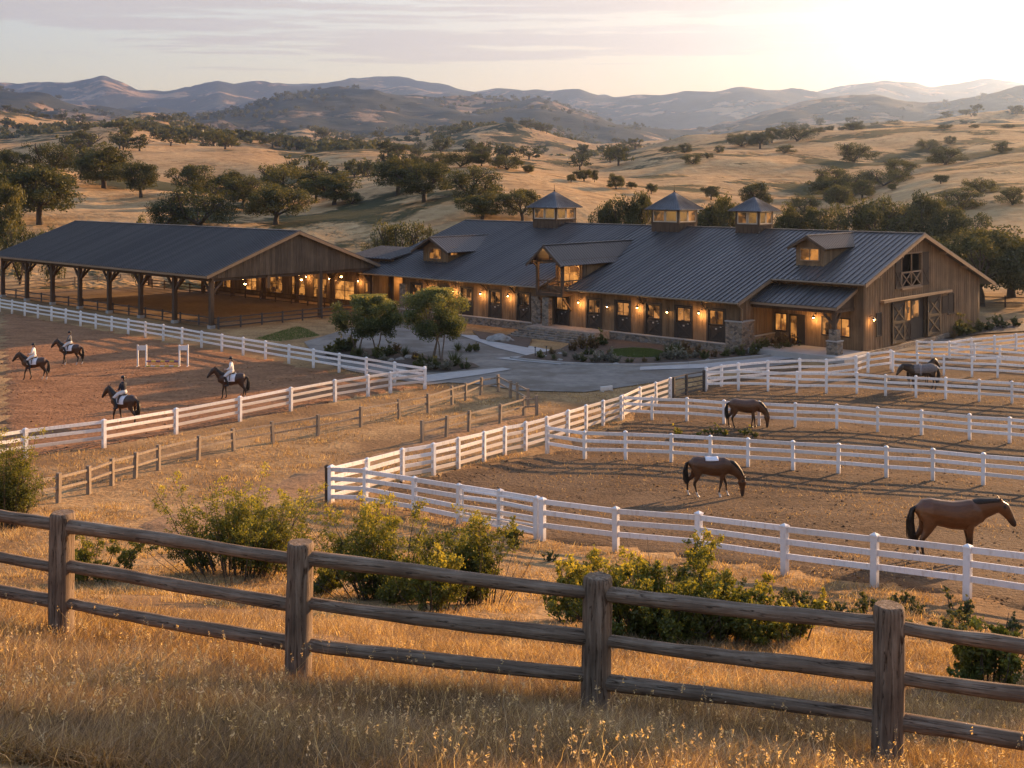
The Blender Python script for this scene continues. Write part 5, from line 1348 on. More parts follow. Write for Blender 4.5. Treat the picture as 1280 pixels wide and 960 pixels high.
        for i in range(13):
            t = i/12*(len(nk)-1)*.995; k = min(int(t), len(nk)-2); f_ = t-k; a_, b_ = nk[k], nk[k+1]
            p = Vector(a_[:3]).lerp(Vector(b_[:3]), f_); ry = a_[3]*(1-f_)+b_[3]*f_; rz_ = a_[4]*(1-f_)+b_[4]*f_
            d_ = (Vector(nk[min(k+2, len(nk)-1)][:3])-Vector(nk[k][:3])).normalized(); up_ = Vector((-d_.z, 0, d_.x)); e_ = .5+.5*min(1, i/4)
            mt.append((*(p+up_*(rz_*.72)), ry*.78*e_+.012, rz_*.36*e_))
        mt.append((*(poll+Vector((.03, 0, -.03))), .05, .045))
        locks = []
        for i in range(2, 12):
            x = Vector(mt[i][:3]); locks.append([(*(x+Vector((0, .05, .02))), .03, .03), (*(x+Vector((-.01, mt[i][3]+.008, -.05))), .035, .022), (*(x+Vector((-.02+q.uniform(-.02, .02), mt[i][3]+.012, -.13-q.uniform(0, .07)))), .022, .012)])
        mm = skin('mane', [mt]+locks, (), .018, 3); mm.materials.append(M['hair_black'])
    else: tm, mm = dup['tail'], dup['mane']
    link('tail', tm, root); link('mane', mm, root)
    out = {'body': me, 'tail': tm, 'mane': mm, 'root': root}
    if saddle:
        if dup is None or 'pad' not in dup:
            mb = MB(); vs = []; cols_ = 15
            for i in range(7):
                x = -.27+.62*i/6
                for k in range(cols_):
                    t = math.pi*(k/(cols_-1))*1.16-math.pi*.08; r_y = .305+.004*i*(6-i)*.3; r_z = .36; drop = .0
                    vs.append((x+.06*math.cos(t)**2, r_y*math.cos(t), 1.19+r_z*math.sin(t)+(.02 if abs(math.cos(t)) < .2 else 0)))
            fs = [(i*cols_+k, i*cols_+k+1, (i+1)*cols_+k+1, (i+1)*cols_+k) for i in range(6) for k in range(cols_-1)]
            mb.add(vs, fs, 0, True); pm = mb.mesh('saddle_pad'); pm.materials.append(M['saddle_cloth'])
            sm = skin('saddle', [[(-.20, 0, 1.60, .19, .035), (-.05, 0, 1.555, .17, .04), (.12, 0, 1.565, .14, .04), (.24, 0, 1.61, .1, .05)]]+[[(.06, s*.14, 1.56, .12, .03), (.08, s*.29, 1.38, .13, .025), (.10, s*.315, 1.16, .11, .02)] for s in (-1, 1)], (), .022, 3); sm.materials.append(M['leather'])
            mb = MB()
            p0, p1, p2 = Vector(hd[0][:3]), Vector(hd[1][:3]), Vector(hd[3][:3])
            for s in (-1, 1):
                mb.path([poll+Vector((0, s*.05, -.02)), p1+Vector((0, s*.108, 0)), p2+Vector((-.02, s*.07, .02))], [.012]*3, 5)
                mb.path([p2+Vector((-.03, s*.07, .0)), Vector((.62, s*.14, 1.52)), Vector((.36, s*.06, 1.76))], [.01]*3, 5)
            mb.path([p2+(p1-p2)*.35+Vector((0, .1, .02)), p2+(p1-p2)*.35+Vector((.09, 0, .1)), p2+(p1-p2)*.35+Vector((0, -.1, .02))], [.012]*3, 5)
            bmh = mb.mesh('bridle'); bmh.materials.append(M['leather'])
        else: pm, sm, bmh = dup['pad'], dup['saddle'], dup['bridle']
        link('saddle_pad', pm, root); link('saddle', sm, root); link('bridle', bmh, root); out.update(pad=pm, saddle=sm, bridle=bmh)
    return out
BAY, LEG = (.06, .025, .011), (.012, .009, .007); DK = (.05, .022, .011); CH = (.115, .045, .015)
def at(px, py, dz=0): return ghit(px, py)+Vector((0, 0, dz))
RG = 'dark bay horses ridden in the riding arena'
h1 = horse('horse', at(43, 475), math.pi+.05, 1.0, 'up', BAY, LEG, 'dark bay horse nearest the left edge, ridden by the leftmost white shirted rider', RG, 1.0, socks=((-.7, 1), (-.7, -1)))
h2 = horse('horse', at(88, 456.5), math.pi-.06, 1.0, 'up', BAY, LEG, 'dark bay horse farthest from the camera, with pale socks on its legs', RG, -.8, socks=((-.7, 1), (-.7, -1), (.45, 1)))
h3 = horse('horse', at(155, 530.5), math.pi-.42, 1.06, 'up', DK, LEG, 'dark bay horse turned partly away, ridden by the rider in a navy jacket', RG, .7, dup=None)
h4 = horse('horse', at(290, 499), math.pi+.05, 1.04, 'up', DK, LEG, 'dark bay horse at the right of the riding arena, near the white fence', RG, .5, dup=None, socks=((-.7, 1),))
GR = 'horses loose in the paddocks'
h5 = horse('horse', at(1188, 703), -.04, 1.16, 'level', CH, (.02, .012, .008), 'large bay horse standing closest to the camera with head held level', GR, .12, False, socks=((-.7, 1), (-.7, -1), (.45, -1)))
h6 = horse('horse', at(889, 622), -.05, 1.02, 'down', (.085, .034, .012), (.02, .012, .008), 'bay horse grazing in the near paddock with a white pad on its back', GR, .9, False, socks=((-.7, 1), (-.7, -1), (.45, 1), (.45, -1)))
h7 = horse('horse', at(931, 535.5), -.03, 1.02, 'down', (.095, .038, .014), (.03, .018, .01), 'chestnut bay horse grazing alone in the middle paddock', GR, .6, False)
h8 = horse('horse', at(1153, 488), math.pi+.04, 1.1, 'level', (.02, .015, .012), (.012, .009, .007), 'black horse wearing a grey rug, facing left in the far paddock', GR, .2, False, rug=True)
h9 = horse('horse', at(1151, 484), .25, .98, 'up', (.06, .035, .022), LEG, 'dark brown horse behind the rugged black one, its raised head showing above', GR, .2, False)
# rug on the black horse
tb = skin('rug', [[(-.76, 0, 1.31, .2, .24), (-.72, 0, 1.30, .245, .28), (-.52, 0, 1.27, .3, .335), (-.25, 0, 1.24, .30, .33), (.05, 0, 1.21, .315, .345), (.30, 0, 1.21, .3, .345), (.50, 0, 1.22, .25, .355)]], (), .03, 4); tb.materials.append(M['horse_rug'])
link('rug', tb, h8['root'])
mb = MB()
for x, dz in ((.12, 0), (.2, .0)):
    mb.path([(x+.05*math.cos(t), .33*math.cos(t), 1.215+.365*math.sin(t)) for t in [2*math.pi*k/20 for k in range(21)]], [.018]*21, 5)
mb.build('strap', M['strap_grey'], h8['root'])
# white pad on the grazing horse
pd = empty('white_pad', h6['root'].location+Vector((0, 0, 0)), -.05, 'white folded saddle pad lying on the back of the grazing bay horse', 'saddle pad')
mb = MB(); vs = []
for i in range(9):
    x = -.24+.5*i/8
    for k in range(13):
        t = math.pi*(.24+.52*k/12); zt = 1.235+.365*math.sin(t)+.008*math.sin(9*x+k); vs.append((x, .33*math.cos(t), zt))
mb.add(vs, [(i*13+k, i*13+k+1, (i+1)*13+k+1, (i+1)*13+k) for i in range(8) for k in range(12)], 0, True)
ob = mb.build('cloth', M['saddle_cloth'], pd); sdm = ob.modifiers.new('thick', 'SOLIDIFY'); sdm.thickness = .03
mb = MB(); mb.path([(-.28, .1, 1.60), (0, -.02, 1.625), (.3, .08, 1.61)], [.015]*3, 6); mb.build('strap', M['strap_grey'], pd)

# ------------------------------------------------------------------ riders
def rider(root_h, label, top, sc_=1.0):
    r = empty('person', root_h.location, root_h.rotation_euler.z, label, 'person'); r.scale = root_h.scale
    X0 = .04
    torso = [(X0-.03, 0, 1.68, .17, .14), (X0-.02, 0, 1.80, .145, .105), (X0, 0, 1.98, .165, .115), (X0+.01, 0, 2.12, .17, .1), (X0+.01, 0, 2.19, .09, .075), (X0+.03, 0, 2.26, .055, .058)]
    head = [(X0+.045, 0, 2.30, .062, .075), (X0+.05, 0, 2.37, .075, .092), (X0+.045, 0, 2.46, .076, .095), (X0+.04, 0, 2.50, .055, .07)]
    arms = []; hands = []
    for s in (-1, 1):
        arms.append([(X0+.01, s*.16, 2.12, .06), (X0+.03, s*.225, 2.0, .05), (X0+.08, s*.235, 1.86, .042), (X0+.2, s*.17, 1.81, .035), (X0+.32, s*.085, 1.78, .027)])
        hx = Vector((X0+.355, s*.075, 1.775)); hands.append([(*(hx-Vector((.03, 0, 0))), .03, .04), (*(hx+Vector((.035, 0, -.01))), .022, .042)])
        for k in range(4):
            z = .032-.021*k; hands.append([(*(hx+Vector((.03, 0, z))), .010), (*(hx+Vector((.07-.004*k, -s*.012, z-.008))), .0095), (*(hx+Vector((.066, -s*.045, z-.014))), .009), (*(hx+Vector((.04, -s*.05, z-.012))), .008)])
        hands.append([(*(hx+Vector((-.01, -s*.01, .03))), .011), (*(hx+Vector((.03, -s*.025, .055))), .010), (*(hx+Vector((.06, -s*.03, .05))), .008)])
    legs = []; boots = []
    for s in (-1, 1):
        legs.append([(X0-.02, s*.09, 1.68, .11), (X0+.14, s*.22, 1.60, .1), (X0+.33, s*.335, 1.41, .07)])
        boots.append([(X0+.33, s*.335, 1.42, .066), (X0+.26, s*.35, 1.22, .064), (X0+.14, s*.365, 1.0, .05), (X0+.10, s*.37, .9, .045), (X0+.2, s*.385, .865, .04), (X0+.30, s*.39, .86, .033)])
    nose = [[(X0+.125, 0, 2.40, .012), (X0+.15, 0, 2.365, .016)], [(X0+.12, -.025, 2.325, .012), (X0+.125, .025, 2.325, .012)]]
    ears = [((X0+.03, s*.078, 2.38), .02, .012, .032) for s in (-1, 1)]
    if 'b' not in RC:
        b = skin('body', [torso, head]+arms+hands+legs+boots+nose, [(Vector(c), a, b_, d) for c, a, b_, d in ears], .0115, 3); b.materials.append(M['skin_tone']); RC['b'] = b
        g_ = lambda tb, e: [[tuple(p[:3])+tuple(q+e for q in p[3:]) for p in t] for t in tb]
        RC['top'] = skin('top', g_([torso[1:5]], .016)+g_([a[:4] for a in arms], .012), (), .016, 3)
        RC['leg'] = skin('breeches', g_(legs, .014)+g_([torso[:2]], .014), (), .016, 3)
        RC['boot'] = [skin('boot', g_([x], .012), (), .014, 3) for x in boots]; [x.materials.append(M['boot_black']) for x in RC['boot']]
        hm = MB(); hm.ball((X0+.035, 0, 2.455), .115, .1, .095, 16); hm.ball((X0+.13, 0, 2.43), .075, .075, .012, 12); hm.cyl((X0+.035, 0, 2.55), (X0+.035, 0, 2.558), .02, .015, 8)
        RC['helm'] = hm.mesh('helmet'); RC['helm'].materials.append(M['boot_black'])
        hr = MB(); hr.ball((X0-.045, 0, 2.335), .045, .06, .065, 10); hr.ball((X0-.07, 0, 2.29), .035, .04, .045, 10); RC['hair'] = hr.mesh('hair'); RC['hair'].materials.append(M['leather'])
        e = MB(); 
        for s in (-1, 1): e.ball((X0+.13, s*.033, 2.395), .01, .013, .009, 8)
        RC['eye'] = e.mesh('eyes'); RC['eye'].materials.append(M['boot_black'])
        RC['leg'].materials.append(M['breeches'])
    link('body', RC['b'], r); link('helmet', RC['helm'], r); link('hair', RC['hair'], r); link('eyes', RC['eye'], r)
    t = RC['top'].copy(); t.materials.append(M[top]); link('jacket' if top != 'shirt_white' else 'shirt', t, r); link('breeches', RC['leg'], r)
    for x in RC['boot']: link('boot', x, r)
    return r
RC = {}
rider(h1['root'], 'rider in a white shirt and dark helmet, leftmost of the four riders', 'shirt_white')
rider(h2['root'], 'rider in a grey vest and helmet on the farthest horse', 'vest_grey')
rider(h3['root'], 'rider in a navy jacket and pale breeches seen partly from behind', 'coat_navy')
rider(h4['root'], 'rider in a white shirt sitting upright, rightmost of the four riders', 'shirt_white')
# ------------------------------------------------------------------ jump standards and poles
simple('pole_yellow', (.6, .42, .06), .5, .1, 6); simple('pole_purple', (.16, .07, .16), .5, .1, 6)
def standard(px, label):
    p = at(px, 458.5); s = empty('jump_standard', p, .05, label, 'jump stand', 'white jump stands')
    for x in (-.31, .31):
        mb = MB(); mb.box(x-.05, x+.05, -.05, .05, .06, 1.62); u = mb.build('upright', M['white_paint'], s)
        mb = MB(); mb.box(x-.05, x+.05, -.32, .32, 0, .06); mb.build('foot', M['white_paint'], s)
    mb = MB(); mb.box(-.26, .26, -.03, .03, 1.22, 1.56); mb.build('top_panel', M['white_paint'], s)
    return p
pa = standard(177.5, 'left of the two white jump stands in the riding arena'); pb = standard(229.5, 'right of the two white jump stands in the riding arena')
for i, (oy, z, m1, lab) in enumerate(((0, .40, 'pole_purple', 'upper striped pole hung between the white jump stands'), (-.15, .06, 'pole_yellow', 'lower yellow and white pole lying on the sand between the jump stands'))):
    a = pa+Vector((.35, oy, z)); b = pb+Vector((-.35, oy, z)); mb = MB(); n = 7
    for k in range(n):
        mb.cyl(a.lerp(b, k/n)-a, a.lerp(b, (k+1)/n)-a, .055, .055, 10, k % 2)
    o = mb.build('jump_pole', [M[m1], M['white_paint']] if i else [M[m1], M['pole_yellow']]); o.location = a; tag(o, lab, 'jump pole', 'coloured jump poles')

# ------------------------------------------------------------------ foreground bushes, garden, ornamental trees
def shrub_data(seed, nleaf, w, h, lsize, m, stems=26, shoots=.35, stemm='bark'):
    """leafy shrub w wide and h high: stems fan out of the ground, leaves sit along them"""
    q = np.random.default_rng(seed); mb = MB(); cen = []; var = []
    per = nleaf//stems
    lob = [(q.uniform(0, 6.28), q.uniform(.2, .75), q.uniform(.55, 1.1)) for _ in range(5)]
    for i in range(stems):
        la, lr, lh = lob[i % 5]; a = la+q.normal()*.55; r = min(1.1, abs(lr+q.normal()*.22)); hh = h*lh*q.uniform(.45, 1.08)*(1-.22*r*r)
        if i % 9 == 0: hh = h*q.uniform(1.0, 1.22)
        tip = np.array([math.cos(a)*r*w/2, math.sin(a)*r*w/2*.8, hh]); base = tip*np.array([.5, .5, 0])
        mid = base*.5+tip*.5+np.array([0, 0, .12*h])
        mb.path([base, mid, tip], [.014+.006*h, .01, .004], 5)
        ns = 7; sub = []
        for k in range(ns):      # side shoots
            t = q.uniform(.05, 1.0)**.8; p = base*(1-t)**2+2*mid*t*(1-t)+tip*t*t; d = q.normal(size=3); d[2] = abs(d[2])*.7+.2; d /= np.linalg.norm(d)
            sub.append((p, d, q.uniform(.12, .3)*h))
        for k in range(per):
            p, d, l = sub[q.integers(ns)]; t = q.uniform(0, 1)**.8
            pos = p+d*l*t+q.normal(scale=.05*h*(1.1-t*.75), size=3)
            pos[2] = max(pos[2], .03); cen.append(pos); var.append(.16+.5*(pos[2]/h)**1.5+.3*t*shoots+q.normal()*.13)  # higher leaves take the tip colour, so sunlit tops are painted in
    for i in range(stems//2 if h > 1 else 0):      # bare dead twigs
        a = q.uniform(0, 6.28); r = q.uniform(.3, 1.1)*w/2; b0 = np.array([math.cos(a)*r*.5, math.sin(a)*r*.4, 0]); t0 = np.array([math.cos(a)*r*1.05, math.sin(a)*r*.8, h*q.uniform(.5, 1.1)])
        mb.path([b0, (b0+t0)/2+q.normal(scale=.06, size=3), t0], [.01, .007, .003], 4)
    lm = leaves('foliage', np.array(cen), lsize, m, np.clip(var, 0, 1), seed, .5)
    sm = mb.mesh('stems'); sm.materials.append(M[stemm]); return sm, lm
def put_shrub(name, p, data, label, cat, group=None, s=1.0, rz=None):
    r = empty(name, p, rnd.uniform(0, 6.28) if rz is None else rz, label, cat, group); r.scale = (s, s, s) if isinstance(s, (int, float)) else s
    link('stems', data[0], r); link('foliage', data[1], r); return r
SG = 'green bushes on the slope below the log fence'
for px, t, b, w, n, lab in ((8, 552, 664, 92, 11000, 'tall olive green bush at the left edge behind the log fence'), (296, 618, 724, 200, 20000, 'broad dark green bush behind the log fence, left of centre'),
        (485, 640, 752, 190, 20000, 'broad green bush below the white paddock corner'), (600, 655, 760, 110, 9000, 'loose green bush left of the yellow green bush, behind the rails'),
        (820, 697, 800, 210, 21000, 'bright yellow green bush in front of the near white fence'), (985, 752, 812, 130, 6000, 'low green bush left of the right log post'),
        (395, 690, 748, 90, 5000, 'low bush filling the gap behind the second log post'), (545, 690, 770, 90, 5500, 'low ragged bush between the two green bushes behind the middle rails'), (720, 706, 780, 90, 6000, 'ragged yellow green bush just left of the third log post'),
        (905, 722, 805, 110, 7000, 'low yellow green bush right of the bright bush behind the rails'), (1235, 770, 862, 130, 3500, 'sparse yellow leaved bush behind the right end of the log fence'), (640, 655, 690, 34, 1200, 'small weed bush beside the double white post'), (873, 672, 712, 26, 900, 'small green weed growing at a post of the near white fence'),
        (110, 668, 730, 150, 5000, 'low brownish bush behind the left log post')):
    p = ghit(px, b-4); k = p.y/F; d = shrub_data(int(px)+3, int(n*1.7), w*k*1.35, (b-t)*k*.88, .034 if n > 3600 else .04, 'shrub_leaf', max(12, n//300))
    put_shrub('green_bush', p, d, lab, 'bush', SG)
# two ornamental trees
def young_tree(px, t, b, w, label, seed, trunks):
    p = ghit(px, b); k = p.y/F; H = (b-t)*k; W = w*k*1.02; q = random.Random(seed); n = np.random.default_rng(seed)
    r = empty('young_tree', p, 0, label, 'young tree', 'young trees by the driveway'); tips = []; mb = MB()
    for ox in trunks:
        for j in range(2):
            d = Vector((q.uniform(-.45, .45), q.uniform(-.4, .4), 1)); limb(mb, Vector((ox, q.uniform(-.1, .1), -.05)), d, H*.38, .075, 2, tips, q, .65, .5)
    T = mb.build('trunk', M['grey_bark'], r)
    cl = []
    for i in range(80):
        a = n.uniform(0, 6.28); u_ = n.uniform(-.7, 1); rr = math.sqrt(1-u_*u_)*n.uniform(.35, 1)
        c = np.array([math.cos(a)*rr*W*.45*(1+.13*math.sin(3*a+seed)), math.sin(a)*rr*W*.42, H*(.6+.31*u_+(n.uniform(0, .16) if u_ > .3 else 0))])
        cl.append(c)
    cl = np.array(cl); nl = 25000; idx = n.integers(len(cl), size=nl); off = n.normal(size=(nl, 3)); off /= np.linalg.norm(off, axis=1)[:, None]
    cen = cl[idx]+off*(n.uniform(0, 1, nl)**.5*W*.105)[:, None]; cen[:, 2] = np.minimum(cen[:, 2], H*1.02)
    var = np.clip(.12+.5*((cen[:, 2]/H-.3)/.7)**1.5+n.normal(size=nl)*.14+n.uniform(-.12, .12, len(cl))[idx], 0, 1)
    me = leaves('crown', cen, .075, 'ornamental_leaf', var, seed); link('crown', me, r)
    return p
young_tree(461, 371, 442, 86, 'rounded young tree on two thin trunks, left of the driveway bed', 4, (-.9, .7))
young_tree(547, 363, 451, 92, 'loose yellow tipped young tree in front of the barn wall', 9, (-.35, .3))
# garden plants
PL = {'g': [shrub_data(60+i, 1300, 1.1, .6, .05, 'garden_leaf', 14) for i in range(3)], 's': [shrub_data(70+i, 1300, 1.2, .55, .045, 'silver_leaf', 14) for i in range(2)], 'r': [shrub_data(80+i, 1300, 1.2, .75, .05, 'red_leaf', 14) for i in range(2)]}
def spiky(seed, n=110, h=.9):
    q = np.random.default_rng(seed); mb = MB()
    for i in range(n):
        a = q.uniform(0, 6.28); e = q.uniform(.25, 1.35); l = h*q.uniform(.7, 1.1); d = Vector((math.cos(a)*math.cos(e), math.sin(a)*math.cos(e), math.sin(e))); s = Vector((-math.sin(a), math.cos(a), 0))*.018
        p1 = d*l*.6; p2 = d*l-Vector((0, 0, .12*l*math.cos(e))); mb.add([-s, s, p1+s*.8, p1-s*.8, p2], [(0, 1, 2, 3), (3, 2, 4)])
    me = mb.mesh('blades'); me.materials.append(M['garden_leaf']); return me
SP = [spiky(1), spiky(2)]
def plant(px, py, kind, s, label, group):
    s *= 1.2 if kind != 'r' else .85
    p = ghit(px, py)+Vector((0, 0, .08))
    if kind == 'k':
        o = link('spiky_plant', SP[int(px) % 2]); o.location = p; o.scale = (s,)*3; return tag(o, label, 'plant', group)
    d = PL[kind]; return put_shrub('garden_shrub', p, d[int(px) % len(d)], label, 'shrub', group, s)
def rock(px, py, s, label, group):
    bm = bmesh.new(); bmesh.ops.create_icosphere(bm, subdivisions=3, radius=1)
    for v in bm.verts:
        v.co *= 1+.5*float(fbm(v.co.x*1.1+px, v.co.y*1.1+v.co.z*1.7, 3, 5)); v.co.z *= .6
    me = bpy.data.meshes.new('boulder'); bm.to_mesh(me); bm.free(); me.materials.append(M['rock'])
    o = link('boulder', me); o.location = ghit(px, py)+Vector((0, 0, .1)); o.scale = (s*1.2, s, s); o.rotation_euler = (0, 0, px); return tag(o, label, 'boulder', group)
B1 = 'plants in the long bed in front of the stalls'; B2 = 'plants in the bed under the left young tree'; B3 = 'plants in the small bed under the right young tree'; B4 = 'plants along the porch and gable of the barn'
n1_ = ('left end', 'by the steps', 'along the kerb', 'beside the lawn', 'against the stone base', 'near the right corner')
def spot(px): return n1_[0] if px < 690 else n1_[2] if px < 740 else n1_[3] if px < 830 else n1_[5]
for px, py, k, s in ((676, 449, 'g', .8), (692, 451, 'k', .6), (707, 447, 's', .7), (722, 452, 's', .9), (731, 454, 'g', .8), (745, 454, 's', 1.1), (757, 453, 's', 1.25), (769, 455, 's', .9), (717, 440, 'r', 1.3), (729, 438, 'r', 1.5), (741, 437, 'r', 1.6), (750, 433, 'g', 1.5), (735, 445, 'g', .8),
        (762, 445, 'r', .7), (836, 447, 'k', 1.3), (846, 444, 'k', 1.2), (838, 451, 's', 1.3), (850, 451, 's', 1.3), (861, 448, 'r', 1.1), (868, 449, 's', .9), (880, 450, 'g', .9), (893, 448, 'r', .9), (905, 447, 'g', .8), (915, 444, 's', .9), (857, 440, 'r', 1.2), (871, 443, 'r', 1.0), (927, 446, 'g', 1.0), (690, 444, 'r', .8), (786, 455, 'g', .6), (806, 454, 'r', .6), (822, 453, 'k', .7)):
    nm = {'g': 'green', 's': 'silvery', 'r': 'reddish brown', 'k': 'spiky'}[k]
    plant(px, py, k, s, f'{nm} low plant {spot(px)} in the long bed before the stalls', B1)
for px, py, k, s in ((412, 446, 'g', 1.2), (424, 441, 'g', 1.5), (436, 440, 'g', 1.5), (448, 447, 'k', 1.0), (440, 450, 'g', .9), (456, 451, 's', .8), (472, 449, 'g', 1.2), (486, 446, 'g', 1.3), (497, 443, 'r', 1.2), (506, 447, 'k', 1.0), (519, 451, 'r', .9), (480, 453, 's', .7)):
    plant(px, py, k, s, 'low garden plant under the rounded young tree', B2)
for px, py, k, s in ((522, 462, 'g', 1.0), (535, 464, 's', 1.0), (548, 463, 'g', 1.1), (558, 464, 's', 1.1), (568, 459, 'k', 1.4), (582, 462, 'g', .8), (530, 457, 'g', .9), (540, 458, 'k', 1.0), (572, 440, 'k', .9), (586, 441, 'g', .8), (595, 440, 'g', .8)):
    plant(px, py, k, s, 'low garden plant under the yellow tipped young tree', B3)
for px, py, k, s in ((938, 445, 'g', 1.1), (948, 443, 'g', 1.3), (958, 441, 'g', 1.3), (968, 440, 'r', 1.4), (978, 438, 'r', 1.8), (990, 438, 'r', 1.8), (985, 441, 'g', 1.1), (972, 443, 'k', 1.0), (999, 439, 'g', .9), (962, 436, 'r', 1.5), (950, 438, 'r', 1.2)):
    plant(px, py, k, s, 'shrub beside the stone wall left of the porch', B4)
for px, py, k, s, l in ((1093, 436, 'g', 1.9, 'upright green shrub by the gable corner next to the porch'), (1104, 435, 'g', .9, 'low shrub left of the big sliding doors'), (1200, 420, 'g', 2.2, 'tall green shrub right of the big sliding doors'), (1212, 418, 'g', 1.3, 'yellowish shrub right of the gable shrub'), (1222, 416, 'g', 1.4, 'rounded shrub in the bed right of the gable'),
        (1236, 414, 'g', 1.3, 'low shrub in the bed below the right oaks'), (1192, 424, 'r', 1.0, 'reddish low plant at the gable bed edge'), (1250, 411, 'g', 1.4, 'shrub at the right end of the gable bed'), (1270, 409, 'g', 1.1, 'small shrub by the right edge below the oaks')):
    plant(px, py, k, s, l, B4)
for px, py, s in ((680, 447, .25), (700, 452, .2), (748, 449, .25), (770, 457, .2), (500, 451, .3), (488, 452, .25), (512, 449, .35), (527, 461, .25), (700, 444, .2), (885, 452, .2)):
    rock(px, py, s, 'small pale boulder set among the plants of the garden beds', 'small boulders in the garden beds')
rock(625, 427, .9, 'dark rounded boulder at the foot of the stone base left of the steps', None)
# lawn patch
lp_ = P((762, 439), (790, 436.5), (815, 438), (832, 442), (822, 448), (795, 449), (770, 447), (759, 443)); a = np.array([[p.x, p.y] for p in lp_])
q = np.random.default_rng(3); pt = np.stack([q.uniform(a[:, 0].min(), a[:, 0].max(), 26000), q.uniform(a[:, 1].min(), a[:, 1].max(), 26000)], -1); pt = pt[inpoly(pt, a)]
def blades(name, P0, h, lean, width, m, var, seed, seg=3):
    """grass: curved tapering blades at points P0 (n,3)"""
    q = np.random.default_rng(seed); n = len(P0); az = q.uniform(0, 6.2832, n); bx = np.cos(az)*lean*h; by = np.sin(az)*lean*h
    sa = q.uniform(0, 6.2832, n); sx, sy = np.cos(sa), np.sin(sa); curl = q.uniform(.3, 1.6, n); wob = q.normal(scale=.12, size=(n, 2))*h[:, None]
    V = np.zeros((n, seg*2+1, 3)); 
    for s in range(seg+1):
        t = s/seg; c = np.stack([P0[:, 0]+bx*t**1.6+wob[:, 0]*math.sin(t*5)*t, P0[:, 1]+by*t**1.6+wob[:, 1]*math.sin(t*4+1)*t, P0[:, 2]+h*(t-.28*curl*lean*t**2.2)], -1)
        wd = width*(1-.75*t)*.5
        if s < seg:
            V[:, 2*s] = c; V[:, 2*s+1] = c; V[:, 2*s, 0] -= sx*wd; V[:, 2*s, 1] -= sy*wd; V[:, 2*s+1, 0] += sx*wd; V[:, 2*s+1, 1] += sy*wd
        else: V[:, 2*s] = c
    F4 = []; k = seg*2+1; b = (np.arange(n)*k)[:, None]
    fs = [np.concatenate([b+2*s, b+2*s+1, b+2*s+3, b+2*s+2], 1) for s in range(seg-1)]; s = seg-1
    fs.append(np.concatenate([b+2*s, b+2*s+1, b+2*s+2, b+2*s+2], 1))
    # last faces are triangles: built as a second pass
    V = V.reshape(-1, 3); quads = np.concatenate(fs[:-1]); tri = fs[-1][:, :3]
    me = bpy.data.meshes.new(name); me.vertices.add(len(V)); me.vertices.foreach_set('co', V.astype(np.float32).ravel())
    li = np.concatenate([quads.ravel(), tri.ravel()]).astype(np.int32); me.loops.add(len(li)); me.loops.foreach_set('vertex_index', li)
    ls = np.concatenate([np.arange(len(quads))*4, quads.size+np.arange(len(tri))*3]).astype(np.int32); me.polygons.add(len(ls)); me.polygons.foreach_set('loop_start', ls)
    me.update(calc_edges=True); at_ = me.attributes.new('var', 'FLOAT', 'POINT'); at_.data.foreach_set('value', np.repeat(np.clip(var, 0, 1), k).astype(np.float32))
    me.materials.append(M[m]); return me
n = len(pt); P0 = np.stack([pt[:, 0], pt[:, 1], gz(pt[:, 0], pt[:, 1])+.1], -1)
tag(link('lawn', blades('lawn', P0, q.uniform(.07, .14, n), q.uniform(.2, .8, n), np.full(n, .02), 'lawn_leaf', q.uniform(0, 1, n), 4, 2)), kind='stuff')
lg = P((335, 419), (372, 408), (385, 412), (400, 420), (350, 427), (318, 424)); a = np.array([[p.x, p.y] for p in lg])
pt = np.stack([q.uniform(a[:, 0].min(), a[:, 0].max(), 9000), q.uniform(a[:, 1].min(), a[:, 1].max(), 9000)], -1); pt = pt[inpoly(pt, a)]; n = len(pt)
tag(link('lawn', blades('lawn', np.stack([pt[:, 0], pt[:, 1], gz(pt[:, 0], pt[:, 1])], -1), q.uniform(.08, .18, n), q.uniform(.2, .9, n), np.full(n, .03), 'lawn_leaf', q.uniform(0, .8, n), 5, 2)), kind='stuff')
# path lights
for px, py, l in ((669, 447, 'short dark path light left of its twin by the kerb'), (683, 446, 'short dark path light right of its twin by the kerb')):
    p = ghit(px, py); r = empty('path_light', p, 0, l, 'path light', 'short path lights by the kerb'); mb = MB(); mb.cyl((0, 0, 0), (0, 0, .75), .03, n=8); mb.build('stem', M['black_iron'], r); mb = MB(); mb.cyl((0, 0, .75), (0, 0, .84), .09, .03, 10); mb.build('hood', M['black_iron'], r)

